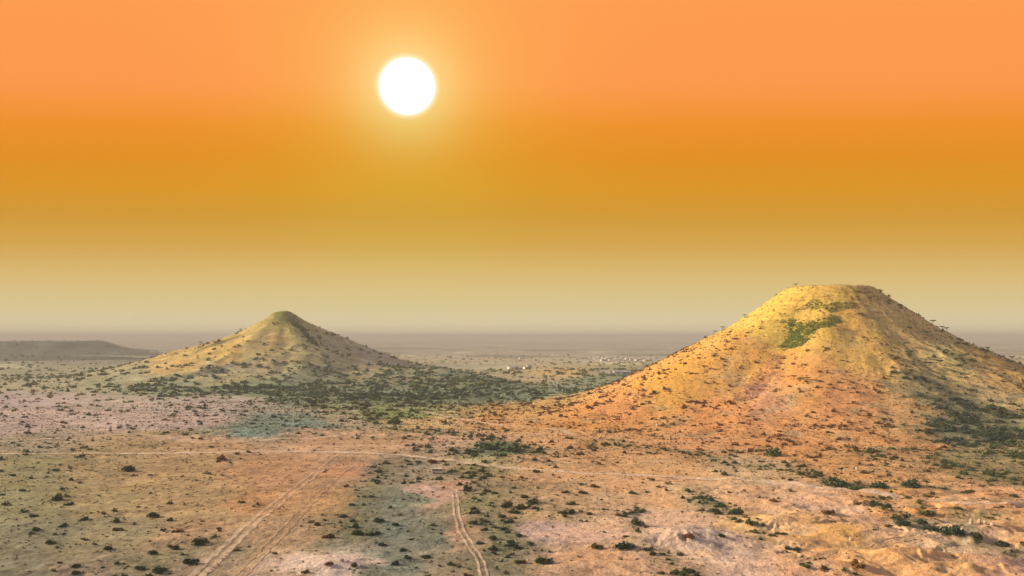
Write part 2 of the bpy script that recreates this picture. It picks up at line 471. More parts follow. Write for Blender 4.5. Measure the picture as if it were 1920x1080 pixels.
# bare pale ground: pixel, half widths in metres, strength, tint
BARE = [(608, 1048, 17, 11, 1.1, (0.72, 0.62, 0.56)), (1105, 1003, 20, 9, .9, (0.66, 0.50, 0.41)), (1266, 972, 17, 13, 1.0, (0.70, 0.53, 0.40)), (1290, 1040, 18, 4, .5, (0.68, 0.50, 0.34)),
        (808, 920, 12, 13, .8, (0.56, 0.44, 0.39)), (855, 910, 7, 16, .7, (0.62, 0.40, 0.28)), (1482, 985, 10, 14, 1.0, (0.72, 0.52, 0.32)), (1655, 1040, 24, 8, .9, (0.70, 0.48, 0.28)),
        (1790, 1062, 16, 5, .8, (0.70, 0.47, 0.27)), (1560, 948, 32, 10, .6, (0.64, 0.48, 0.37)), (1895, 1000, 10, 10, .8, (0.70, 0.47, 0.30)), (870, 822, 36, 16, .8, (0.68, 0.47, 0.35)),
        (300, 822, 80, 9, .5, (0.58, 0.45, 0.36)), (120, 772, 90, 22, .6, (0.62, 0.51, 0.47)), (330, 760, 80, 18, .5, (0.62, 0.50, 0.45)), (620, 816, 40, 10, .7, (0.64, 0.48, 0.36)),
        (1400, 932, 18, 7, .6, (0.70, 0.50, 0.34)), (1140, 1055, 16, 4, .6, (0.70, 0.49, 0.32)), (1000, 812, 50, 10, .6, (0.70, 0.47, 0.30)), (1240, 900, 26, 8, .5, (0.70, 0.47, 0.31)),
        (900, 790, 60, 12, .5, (0.66, 0.46, 0.29)), (560, 770, 60, 10, .5, (0.60, 0.47, 0.38)), (1580, 1020, 12, 8, .7, (0.72, 0.50, 0.28)), (1715, 1000, 16, 7, .5, (0.58, 0.44, 0.36))]
BARE = [(*[float(q[0]) for q in hit(u, v)], a, b, k, c) for u, v, a, b, k, c in BARE]


def belt_weight(pts, wd, x, y):
    """how deep a place lies in a belt of scrub"""
    key = tuple(pts)
    if key not in BXY:
        BXY[key] = hit([q[0] for q in pts], [q[1] for q in pts])
    bx_, by_ = BXY[key]
    out = np.zeros(len(x))
    pad = wd * 4
    m = (x > bx_.min() - pad) & (x < bx_.max() + pad) & (y > by_.min() - pad) & (y < by_.max() + pad)
    if not m.any():
        return out
    X, Y = x[m], y[m]
    mm = np.full(len(X), 1e9)
    for i in range(len(pts) - 1):
        ex, ey = bx_[i + 1] - bx_[i], by_[i + 1] - by_[i]
        tt = np.clip(((X - bx_[i]) * ex + (Y - by_[i]) * ey) / (ex * ex + ey * ey), 0, 1)
        mm = np.minimum(mm, np.hypot(X - bx_[i] - tt * ex, Y - by_[i] - tt * ey))
    out[m] = np.exp(-(mm / (wd * (1 + 0.7 * fbm(X / 15, Y / 15, 2)))) ** 2)
    return out


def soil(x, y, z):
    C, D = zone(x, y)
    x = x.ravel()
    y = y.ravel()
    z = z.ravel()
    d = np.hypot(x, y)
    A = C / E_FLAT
    onA = np.hypot(x - HA[0], y - HA[1])
    # pale, wind-swept sand against darker crusts, in patches of several sizes
    n1 = fbm(x / 60 + 7, y / 60, 3)
    n2 = fbm(x / 16, y / 16 + 30, 3)
    n3 = fbm(x / 4.5 + 60, y / 4.5, 2)
    far = sstep(900, 2200, d)
    n4 = fbm(x / 34 + 11, y / 13, 4)
    m = (1 + 0.22 * n1 + 0.30 * n2 + (0.34 * n3) * (1 - far)) * (1 + 0.35 * n4)
    A = A * m[:, None]
    # red stain patches and grey grass film
    r1 = sstep(0.10, 0.5, fbm(x / 38 + 90, y / 38, 3))[:, None]
    A = A * (1 - r1 * np.array([0.0, 0.06, 0.12]))
    g1 = 0.7 * sstep(0.08, 0.45, fbm(x / 30 - 50, y / 22 + 11, 3))[:, None] * sstep(2, 10, D[:, 0])[:, None]
    A = A * (1 - 0.75 * g1) + 0.62 * g1 * A.mean(1, keepdims=True) * np.array([0.80, 0.86, 0.62])
    # grass and leaf litter wherever the scrub stands thick
    veg = 0.8 * sstep(0.05, 0.5, fbm(x / 24 + 5, y / 24, 3)) * sstep(3, 16, D[:, 0]) * (0.45 + 0.9 * sstep(-0.2, 0.4, fbm(x / 7, y / 7 + 8, 2)))
    for pts, wd, dn, sz_, tn_ in BELTS:
        veg = np.maximum(veg, belt_weight(pts, wd * 1.25, x, y) * (0.55 + 0.5 * fbm(x / 8 + 3, y / 8, 2)))
    veg = np.clip(veg * 0.8, 0, 0.8)[:, None] * (1 - 0.5 * sstep(0.55, 0.9, D[:, 2:3]))
    A = A * (1 - veg) + veg * np.array([0.175, 0.182, 0.105])
    for bx0, by0, a0, b0, k0, c0 in BARE:
        m0 = (np.abs(x - bx0) < 2 * a0) & (np.abs(y - by0) < 2 * b0)
        if m0.any():
            X, Y = x[m0], y[m0]
            q0 = np.hypot((X - bx0) / a0, (Y - by0) / b0) + 0.55 * fbm(X / 9 + a0, Y / 9, 4)
            w0 = (k0 * (1 - sstep(0.55, 1.0, q0)) * (0.9 + 0.35 * fbm(X / 4, Y / 4, 2)))[:, None] * (1 - 0.8 * veg[m0])
            A[m0] = A[m0] * (1 - w0) + w0 * np.array(c0) * m[m0, None] ** 0.6
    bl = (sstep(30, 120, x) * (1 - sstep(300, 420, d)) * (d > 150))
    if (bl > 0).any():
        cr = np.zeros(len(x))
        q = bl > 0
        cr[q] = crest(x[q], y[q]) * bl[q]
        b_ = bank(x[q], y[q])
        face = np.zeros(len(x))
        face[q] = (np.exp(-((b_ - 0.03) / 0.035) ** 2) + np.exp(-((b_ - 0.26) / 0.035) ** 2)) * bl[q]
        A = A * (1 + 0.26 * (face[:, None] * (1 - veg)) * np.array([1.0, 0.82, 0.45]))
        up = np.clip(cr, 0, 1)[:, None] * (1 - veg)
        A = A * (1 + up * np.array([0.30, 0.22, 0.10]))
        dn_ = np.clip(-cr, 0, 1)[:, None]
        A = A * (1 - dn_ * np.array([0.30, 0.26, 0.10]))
    gm = A.mean(1, keepdims=True)
    A = np.maximum(gm + (A - gm) * 1.12, 0.01) * np.array([1.03, 0.985, 1.0])
    # far plain: fields, dry beds and scrub in long bands
    fb = fbm(x / 420, y / 900, 4)
    fb2 = fbm(x / 170 + 5, y / 300, 3)
    dark = sstep(0.0, 0.35, fb)[:, None] * far[:, None]
    A = A * (1 - 0.45 * dark * np.array([1.0, 0.9, 0.85]))
    pale = sstep(0.24, 0.42, fb2 - 0.3 * fb)[:, None] * far[:, None]
    A = A * (1 + 0.7 * pale)
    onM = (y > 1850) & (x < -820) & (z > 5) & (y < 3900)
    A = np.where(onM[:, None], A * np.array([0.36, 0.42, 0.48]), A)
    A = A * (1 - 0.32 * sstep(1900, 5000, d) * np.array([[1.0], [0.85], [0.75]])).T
    # ledges of harder rock round the top of the flat hill
    led = fbm(z / 1.3 + 0.8 * fbm(x / 30, y / 30, 2), (x + y) / 55, 2) * sstep(60, 80, z) * (onA < 260) + 0.5 * fbm(z / 2.2, (x + y) / 40 + 9, 2) * sstep(20, 60, z) * (onA < 260)
    A = A * (1 + 0.45 * led)[:, None]
    sp = sstep(0.28, 0.5, fbm(x / 2.6 + 33, y / 2.6, 2)) * (1 - sstep(700, 1100, d))
    A = A * (1 - 0.45 * sp)[:, None]
    x = x + 3.5 * fbm(x / 7, y / 7, 2)
    y = y + 5.5 * fbm(x / 7 + 40, y / 7, 2)
    cap = inside(CAPS, x, y) | inside(BCAP, x, y)
    A = np.where(cap[:, None], A * np.array([0.62, 0.74, 0.6]), A)
    A = np.where(inside(RAVINE, x, y)[:, None], A * np.array([0.62, 0.74, 0.55]), A)
    A = np.where(inside(SCREE, x, y)[:, None], A * np.array([0.74, 0.68, 0.82]), A)
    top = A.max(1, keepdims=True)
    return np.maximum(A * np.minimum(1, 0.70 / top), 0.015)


# ------------------------------------------------------------------ materials
def new_mat(name):
    m = bpy.data.materials.new(name)
    m.use_nodes = True
    b = m.node_tree.nodes['Principled BSDF']
    b.inputs['Roughness'].default_value = 0.9
    b.inputs['Specular IOR Level'].default_value = 0.15
    return m, m.node_tree, b


def soil_material():
    m, t, b = new_mat('dry_soil')
    at = t.nodes.new('ShaderNodeAttribute')
    at.attribute_name = 'soil'
    geo = t.nodes.new('ShaderNodeNewGeometry')
    facs = []
    for sc, lo, hi in ((1.1, 0.74, 1.27), (0.33, 0.80, 1.20)):
        n = t.nodes.new('ShaderNodeTexNoise')
        n.inputs['Scale'].default_value = sc
        n.inputs['Detail'].default_value = 5
        n.inputs['Roughness'].default_value = 0.65
        t.links.new(geo.outputs['Position'], n.inputs['Vector'])
        mr = t.nodes.new('ShaderNodeMapRange')
        mr.inputs['From Min'].default_value = 0.3
        mr.inputs['From Max'].default_value = 0.7
        mr.inputs['To Min'].default_value = lo
        mr.inputs['To Max'].default_value = hi
        t.links.new(n.outputs['Fac'], mr.inputs['Value'])
        facs.append(mr.outputs[0])
    f = math_node(t, 'MULTIPLY', facs[0], facs[1])
    sc = t.nodes.new('ShaderNodeVectorMath')
    sc.operation = 'SCALE'
    t.links.new(at.outputs['Color'], sc.inputs[0])
    t.links.new(f, sc.inputs['Scale'])
    t.links.new(sc.outputs[0], b.inputs['Base Color'])
    bm = t.nodes.new('ShaderNodeBump')
    bm.inputs['Strength'].default_value = 0.5
    bm.inputs['Distance'].default_value = 0.9
    t.links.new(f, bm.inputs['Height'])
    t.links.new(bm.outputs[0], b.inputs['Normal'])
    b.inputs['Specular IOR Level'].default_value = 0.05
    return m


def leaf_material(name, attribute):
    """foliage: tint from the object colour, or from a stored leaf tint for masses"""
    m, t, b = new_mat(name)
    if attribute:
        src = t.nodes.new('ShaderNodeAttribute')
        src.attribute_name = 'tint'
        col = src.outputs['Color']
    else:
        src = t.nodes.new('ShaderNodeObjectInfo')
        col = src.outputs['Color']
    geo = t.nodes.new('ShaderNodeNewGeometry')
    mr = t.nodes.new('ShaderNodeMapRange')
    mr.inputs['To Min'].default_value = 0.55
    mr.inputs['To Max'].default_value = 1.5
    t.links.new(geo.outputs['Random Per Island'], mr.inputs['Value'])
    sc = t.nodes.new('ShaderNodeVectorMath')
    sc.operation = 'SCALE'
    t.links.new(col, sc.inputs[0])
    t.links.new(mr.outputs[0], sc.inputs['Scale'])
    t.links.new(sc.outputs[0], b.inputs['Base Color'])
    b.inputs['Specular IOR Level'].default_value = 0.05
    return m


def plain_material(name, colr, rough=0.9, spec=0.1, vary=0.25, scale=3.0):
    m, t, b = new_mat(name)
    n = t.nodes.new('ShaderNodeTexNoise')
    n.inputs['Scale'].default_value = scale
    n.inputs['Detail'].default_value = 4
    geo = t.nodes.new('ShaderNodeNewGeometry')
    t.links.new(geo.outputs['Position'], n.inputs['Vector'])
    mr = t.nodes.new('ShaderNodeMapRange')
    mr.inputs['To Min'].default_value = 1 - vary
    mr.inputs['To Max'].default_value = 1 + vary
    t.links.new(n.outputs['Fac'], mr.inputs['Value'])
    sc = t.nodes.new('ShaderNodeVectorMath')
    sc.operation = 'SCALE'
    sc.inputs[0].default_value = colr
    t.links.new(mr.outputs[0], sc.inputs['Scale'])
    t.links.new(sc.outputs[0], b.inputs['Base Color'])
    b.inputs['Roughness'].default_value = rough
    b.inputs['Specular IOR Level'].default_value = spec
    return m


M_SOIL = soil_material()
M_LEAF = leaf_material('foliage', False)
M_LEAFM = leaf_material('scrub_foliage', True)
M_BARK = plain_material('bark', (0.11, 0.075, 0.05))
M_WALL = plain_material('whitewash', (0.66, 0.63, 0.57), vary=0.12)
M_TIN = plain_material('tin_roof', (0.45, 0.44, 0.42), rough=0.5, spec=0.4, vary=0.15)
M_DOOR = plain_material('dark_opening', (0.04, 0.04, 0.045))
M_VAN = plain_material('pale_paint', (0.62, 0.61, 0.50), rough=0.35, spec=0.5, vary=0.06)
M_GLASS = plain_material('tinted_glass', (0.03, 0.045, 0.045), rough=0.1, spec=0.6, vary=0.05)
M_TYRE = plain_material('rubber', (0.025, 0.023, 0.022))
M_RIM = plain_material('steel_rim', (0.35, 0.35, 0.34), rough=0.4, spec=0.5)
M_ROCK = plain_material('pale_rock', (0.50, 0.44, 0.36), vary=0.3)
M_SCREE = plain_material('scree_rock', (0.30, 0.20, 0.16), vary=0.4)


# ------------------------------------------------------------------ mesh helpers
def np_mesh(name, V, Fc, mat, smooth=False, color=None, cname='soil'):
    me = bpy.data.meshes.new(name)
    V = np.asarray(V, np.float32)
    Fc = np.asarray(Fc, np.int32)
    k = Fc.shape[1]
    me.vertices.add(len(V))
    me.vertices.foreach_set('co', V.ravel())
    me.loops.add(Fc.size)
    me.loops.foreach_set('vertex_index', Fc.ravel())
    me.polygons.add(len(Fc))
    me.polygons.foreach_set('loop_start', np.arange(0, Fc.size, k, dtype=np.int32))
    me.polygons.foreach_set('loop_total', np.full(len(Fc), k, np.int32))
    me.update(calc_edges=True)
    me.polygons.foreach_set('use_smooth', np.full(len(Fc), smooth, bool))
    if color is not None:
        a = me.color_attributes.new(cname, 'FLOAT_COLOR', 'POINT')
        c4 = np.ones((len(V), 4), np.float32)
        c4[:, :3] = color
        a.data.foreach_set('color', c4.ravel())
    me.materials.append(mat)
    return me


def link(name, me, parent=None):
    o = bpy.data.objects.new(name, me)
    COL.objects.link(o)
    if parent:
        o.parent = parent
    return o


def tag(o, label=None, cat=None, group=None, kind=None):
    if label:
        o['label'] = label
    if cat:
        o['category'] = cat
    if group:
        o['group'] = group
    if kind:
        o['kind'] = kind
    return o


class MB:
    """collects boxes and tubes into one mesh"""

    def __init__(s):
        s.v, s.f = [], []

    def box(s, x0, x1, y0, y1, z0, z1, taper=0.0):
        n = len(s.v)
        t = taper
        s.v += [(x0, y0, z0), (x1, y0, z0), (x1, y1, z0), (x0, y1, z0), (x0 + t, y0 + t, z1), (x1 - t, y0 + t, z1), (x1 - t, y1 - t, z1), (x0 + t, y1 - t, z1)]
        s.f += [tuple(n + q for q in f) for f in ((3, 2, 1, 0), (4, 5, 6, 7), (0, 1, 5, 4), (1, 2, 6, 5), (2, 3, 7, 6), (3, 0, 4, 7))]

    def prism(s, prof, y0, y1):
        """profile in x,z extruded along y"""
        n, k = len(s.v), len(prof)
        s.v += [(x, y0, z) for x, z in prof] + [(x, y1, z) for x, z in prof]
        s.f += [tuple(n + i for i in range(k)), tuple(n + k + i for i in reversed(range(k)))]
        s.f += [(n + (i + 1) % k, n + i, n + k + i, n + k + (i + 1) % k) for i in range(k)]

    def tube(s, p, q, r0, r1, k=6):
        p, q = Vector(p), Vector(q)
        m = (q - p).to_track_quat('Z', 'Y').to_matrix()
        n = len(s.v)
        for c, r in ((p, r0), (q, r1)):
            for i in range(k):
                a = 2 * math.pi * i / k
                s.v.append(tuple(c + m @ Vector((r * math.cos(a), r * math.sin(a), 0))))
        s.f += [(n + i, n + (i + 1) % k, n + k + (i + 1) % k, n + k + i) for i in range(k)]
        s.f += [tuple(n + i for i in reversed(range(k))), tuple(n + k + i for i in range(k))]

    def mesh(s, name, mat, bevel=0, smooth=False):
        me = bpy.data.meshes.new(name)
        me.from_pydata([tuple(v) for v in s.v], [], s.f)
        me.materials.append(mat)
        if smooth:
            me.polygons.foreach_set('use_smooth', [True] * len(me.polygons))
        me.update()
        return me


# ------------------------------------------------------------------ the ground, the hills and the mesa
def radii():
    r = [6.0]
    while r[-1] < 62000:
        d = r[-1]
        if d < 190:
            s = 5.0 if d < 150 else 2.0
        elif d < 780:
            s = min(1.1, 1.0 * d * d / 90420)
        elif d < 1500:
            s = 2.3
        elif d < 3700:
            s = d / 210
        elif d < 12000:
            s = d / 120
        else:
            s = d / 30
        r.append(d + s)
    return np.array(r)


R_ = radii()
AZ = np.radians(np.concatenate([np.arange(-180, -46, 3.0), np.arange(-46, -36, 0.25), np.arange(-36, 36, 0.066), np.arange(36, 46, 0.25), np.arange(46, 180.1, 3.0)]))
AZ[-1] = math.radians(180)
RR, AA = np.meshgrid(R_, AZ, indexing='ij')
GX = RR * np.sin(AA)
GY = RR * np.cos(AA)
GZ = height(GX, GY)
nr, na = GX.shape
V = np.stack([GX.ravel(), GY.ravel(), GZ.ravel()], -1)
# soil colour on a coarser grid for the slow part, every vertex for the fast part
SOILC = np.zeros((nr * na, 3))
step = 200000
for s in range(0, nr * na, step):
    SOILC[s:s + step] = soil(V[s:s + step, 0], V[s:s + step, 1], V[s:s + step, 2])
ii, jj = np.meshgrid(np.arange(nr - 1), np.arange(na - 1), indexing='ij')
q0 = (ii * na + jj).ravel()
FACES = np.stack([q0, q0 + 1, q0 + na + 1, q0 + na], -1)[:, ::-1]
fc = V[FACES].mean(1)
ra = np.hypot(fc[:, 0] - HA[0], fc[:, 1] - HA[1]) * (1 + 0.08 * fbm(fc[:, 0] / 40, fc[:, 1] / 40, 2))
rb = np.hypot(fc[:, 0] - HB[0], fc[:, 1] - HB[1]) * (1 + 0.08 * fbm(fc[:, 0] / 60, fc[:, 1] / 60, 2))
inA = ra < 262
inB = rb < 290
inM = (fc[:, 1] > 2380) & (fc[:, 1] < 3750) & (fc[:, 0] < -880)


def piece(name, mask):
    F = FACES[mask]
    ids, inv = np.unique(F, return_inverse=True)
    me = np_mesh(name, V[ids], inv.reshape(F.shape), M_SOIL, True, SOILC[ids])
    return tag(link(name, me), kind='structure')


ground = piece('ground', ~(inA | inB | inM))
tag(piece('hill', inA), 'large flat-topped golden hill dotted with scrub')
tag(piece('hill', inB), 'smaller pointed hill with a dark cap on the plain')
tag(piece('mesa', inM), 'low flat mesa fading into haze at the edge of the plain')
print('terrain verts', len(V))

# ------------------------------------------------------------------ dirt tracks
def spline(P, n):
    P = np.asarray(P, float)
    s = np.concatenate([[0], np.cumsum(np.hypot(*np.diff(P, axis=0).T))])
    out = []
    for k in range(2):
        out.append(np.interp(np.linspace(0, s[-1], n), s, P[:, k]))
    o = np.stack(out, -1)
    for _ in range(3):
        o[1:-1] = 0.25 * o[:-2] + 0.5 * o[1:-1] + 0.25 * o[2:]
    return o


def track(name, label, pts, widths, colr, strength=0.9, gauge=None, wob=0.4):
    X, Y = hit([p[0] for p in pts], [p[1] for p in pts])
    P0 = np.stack([X, Y], -1)
    ln = np.hypot(*np.diff(P0, axis=0).T).sum()
    n = int(ln / 1.0) + 2
    P = spline(P0, n)
    for _ in range(12):
        P[1:-1] = 0.25 * P[:-2] + 0.5 * P[1:-1] + 0.25 * P[2:]
    T = np.gradient(P, axis=0)
    T /= np.linalg.norm(T, axis=1, keepdims=True) + 1e-9
    Nn = np.stack([T[:, 1], -T[:, 0]], -1)
    w = np.interp(np.linspace(0, 1, n), np.linspace(0, 1, len(widths)), widths)
    vs, fs, cs = [], [], []
    base = 0
    for off in ((-gauge / 2, gauge / 2) if gauge else (0.0,)):
        across = np.array([-1, -0.62, -0.25, 0.25, 0.62, 1.0])
        strn = np.array([0, 0.75, 1, 1, 0.75, 0])
        k = len(across)
        lat = off + across[None, :] * w[:, None] / 2 + wob * fbm(P[:, 0] / 6 + off, P[:, 1] / 6, 2)[:, None]
        G = P[:, None, :] + Nn[:, None, :] * lat[:, :, None]
        gx, gy = G[..., 0].ravel(), G[..., 1].ravel()
        gz = height(gx, gy) + 0.07
        bc = soil(gx, gy, gz)
        sv = np.repeat(np.interp(np.linspace(0, 1, n), np.linspace(0, 1, len(np.atleast_1d(strength))), np.atleast_1d(strength)), k)
        st = (np.tile(strn, n) * sv * (0.85 + 0.8 * fbm(gx / 7, gy / 9, 2)))[:, None]
        st = np.clip(st, 0, 1)
        cs.append(bc * (1 - st) + st * np.array(colr))
        vs.append(np.stack([gx, gy, gz], -1))
        a, b = np.meshgrid(np.arange(n - 1), np.arange(k - 1), indexing='ij')
        q = (base + a * k + b).ravel()
        fs.append(np.stack([q, q + 1, q + k + 1, q + k], -1))
        base += n * k
    me = np_mesh(name, np.concatenate(vs), np.concatenate(fs), M_SOIL, True, np.concatenate(cs))
    o = link(name, me)
    tag(o, label, kind='structure')
    return P


PALE = (0.70, 0.55, 0.44)
SAND = (0.52, 0.36, 0.22)
TR = {}
TR['cross'] = track('dirt_track', 'long pale dirt track crossing the whole plain', [(-60, 852), (100, 850), (300, 850), (500, 846), (640, 848), (760, 853), (860, 865), (960, 878), (1080, 886), (1200, 892), (1350, 898), (1500, 905), (1640, 922), (1800, 940), (1980, 952)],
                     [5.5, 6, 7, 7, 6.5, 6, 6.5, 6.5, 6.5], PALE, [0.6, 0.8, 1.0, 1.05, 1.0, 0.95, 0.85, 0.95, 0.95], wob=0.7)
TR['diag'] = track('dirt_track', 'straight diagonal wheel track running down from the cross track', [(642, 850), (600, 882), (540, 926), (470, 984), (420, 1032), (365, 1082), (330, 1112)], [1.2, 1.6, 2.4], PALE, [0.3, 0.45, 0.5, 0.7, 0.8], gauge=3.0, wob=1.0)
TR['diag2'] = track('dirt_track', 'second wheel track beside the straight diagonal one', [(690, 851), (640, 885), (590, 932), (540, 985), (500, 1025), (446, 1082), (420, 1110)], [1.5, 1.2, 1.6], SAND, [0.35, 0.3, 0.4, 0.9, 1.0], gauge=2.6, wob=0.9)
TR['ruts'] = track('dirt_track', 'pair of curving pale wheel ruts below the parked van', [(851, 918), (853, 930), (856, 965), (866, 1000), (884, 1025), (900, 1050), (908, 1082), (910, 1110)], [0.9, 1.0, 0.95], PALE, 0.85, gauge=1.75, wob=0.25)
TR['pass'] = track('dirt_track', 'pale track through the saddle between both hills', [(745, 768), (800, 772), (850, 784), (930, 796), (1010, 803), (1055, 806), (1080, 818)], [9, 8, 7, 6], PALE, 0.65, wob=1.2)
TR['left'] = track('dirt_track', 'faint pale track along the mauve flat', [(-40, 830), (120, 822), (250, 812), (380, 830), (520, 822), (640, 818)], [8, 9, 10, 8], PALE, 0.45, wob=1.5)
TR['east'] = track('dirt_track', 'yellow track on the eroded sand shelf', [(1500, 1052), (1560, 1040), (1630, 1026), (1700, 1008), (1760, 1004)], [1.8, 2.0, 1.8], SAND, 0.9, gauge=2.4)

# ------------------------------------------------------------------ scrub
TONES = [(0.0, (0.042, 0.074, 0.060)), (0.25, (0.080, 0.118, 0.044)), (0.5, (0.120, 0.105, 0.038)), (0.75, (0.19, 0.085, 0.032)), (1.0, (0.22, 0.092, 0.034))]


def tone_rgb(t):
    xs = [a for a, _ in TONES]
    return np.stack([np.interp(t, xs, [c[k] for _, c in TONES]) for k in range(3)], -1)


def clump(n, flat=0.55, leaf=0.16, seed=0, hollow=0.35):
    """leaf sprays through a lopsided crown, unit width; returns quads n x 4 x 3"""
    g = np.random.default_rng(seed)
    k = 3 + seed % 3
    cen = g.uniform(-0.24, 0.24, (k, 2))
    rad = g.uniform(0.20, 0.34, k)
    pick = g.integers(0, k, n)
    v = g.normal(size=(n, 3))
    v /= np.linalg.norm(v, axis=1, keepdims=True)
    v[:, 2] = np.abs(v[:, 2])
    rr = (hollow + (1 - hollow) * g.random(n) ** 0.5)[:, None]
    p = v * rr * rad[pick][:, None]
    p[:, :2] += cen[pick]
    p[:, 2] = p[:, 2] * flat * 2.3 * (0.7 + 0.6 * (pick % 2)) + 0.03
    a = g.normal(size=(n, 3))
    a /= np.linalg.norm(a, axis=1, keepdims=True)
    b = np.cross(a, g.normal(size=(n, 3)))
    b /= np.linalg.norm(b, axis=1, keepdims=True)
    s = leaf * g.uniform(0.6, 1.25, (n, 1)) / 2
    a *= s
    b *= s * g.uniform(0.35, 0.8, (n, 1))
    return np.stack([p - a - b, p + a - b * 0.3, p + a * 0.7 + b, p - a * 0.6 + b * 0.8], 1)


def quads_mesh(name, Q, mat, color=None):
    n = len(Q)
    return np_mesh(name, Q.reshape(-1, 3), np.arange(n * 4).reshape(n, 4), mat, False, color, 'tint')


# where every shrub stands: sampled from the density map
g = np.random.default_rng(21)
cand = []
for d0, d1, n in ((190, 330, 22000), (330, 520, 40000), (520, 760, 70000), (760, 1050, 70000), (1050, 1500, 80000), (1500, 3600, 60000)):
    dd = np.sqrt(g.uniform(d0 ** 2, d1 ** 2, n))
    aa = g.uniform(-0.66, 0.66, n)
    area = 0.66 * (d1 ** 2 - d0 ** 2)
    cand.append(np.stack([dd * np.sin(aa), dd * np.cos(aa), np.full(n, area / n)], -1))
cand = np.concatenate(cand)
_, DD = zone(cand[:, 0], cand[:, 1])
x, y = cand[:, 0], cand[:, 1]
cl = np.clip(0.15 + 2.6 * sstep(-0.15, 0.55, fbm(x / 24 + 5, y / 24, 3)) * (0.5 + sstep(-0.2, 0.4, fbm(x / 7, y / 7 + 8, 2))), 0, 3)
dist = np.hypot(x, y)
onhill = np.hypot(x - HA[0], y - HA[1]) < 270
den = DD[:, 0] / 1000 * cl * np.where(dist > 1500, 0.30, 1.9) * np.where(onhill, 1.7, 1.0)
for pts, wd, dn, sz_, tn_ in BELTS:
    wgt = belt_weight(pts, wd, x, y)
    den = den + wgt * dn / 1000
    DD[:, 1] = DD[:, 1] * (1 - wgt) + wgt * sz_
    DD[:, 2] = DD[:, 2] * (1 - wgt) + wgt * tn_
keep = g.random(len(cand)) < den * cand[:, 2]


def near_track(x, y, r):
    m = np.zeros(len(x), bool)
    for k, P in TR.items():
        Q = P[::4]
        for s in range(0, len(x), 4000):
            dm = np.min(np.hypot(x[s:s + 4000, None] - Q[None, :, 0], y[s:s + 4000, None] - Q[None, :, 1]), 1)
            m[s:s + 4000] |= dm < r
    return m


SX, SY = x[keep], y[keep]
DK = DD[keep]
ok = ~near_track(SX, SY, 3.2) & ~inside(RAVINE, SX, SY) & ~((np.hypot(SX - HA[0], SY - HA[1]) < 34))
SX, SY, DK = SX[ok], SY[ok], DK[ok]
SW = DK[:, 1] * np.exp(g.normal(-0.12, 0.5, len(SX)))
SW = np.where(np.hypot(SX, SY) > 1500, SW * 0.75, SW * 0.88)
SW = np.minimum(SW, DK[:, 1] * 1.55)
ST = np.clip(DK[:, 2] + g.normal(0, 0.14, len(SX)), 0, 1)
SZ = height(SX, SY)
print('shrubs', len(SX))

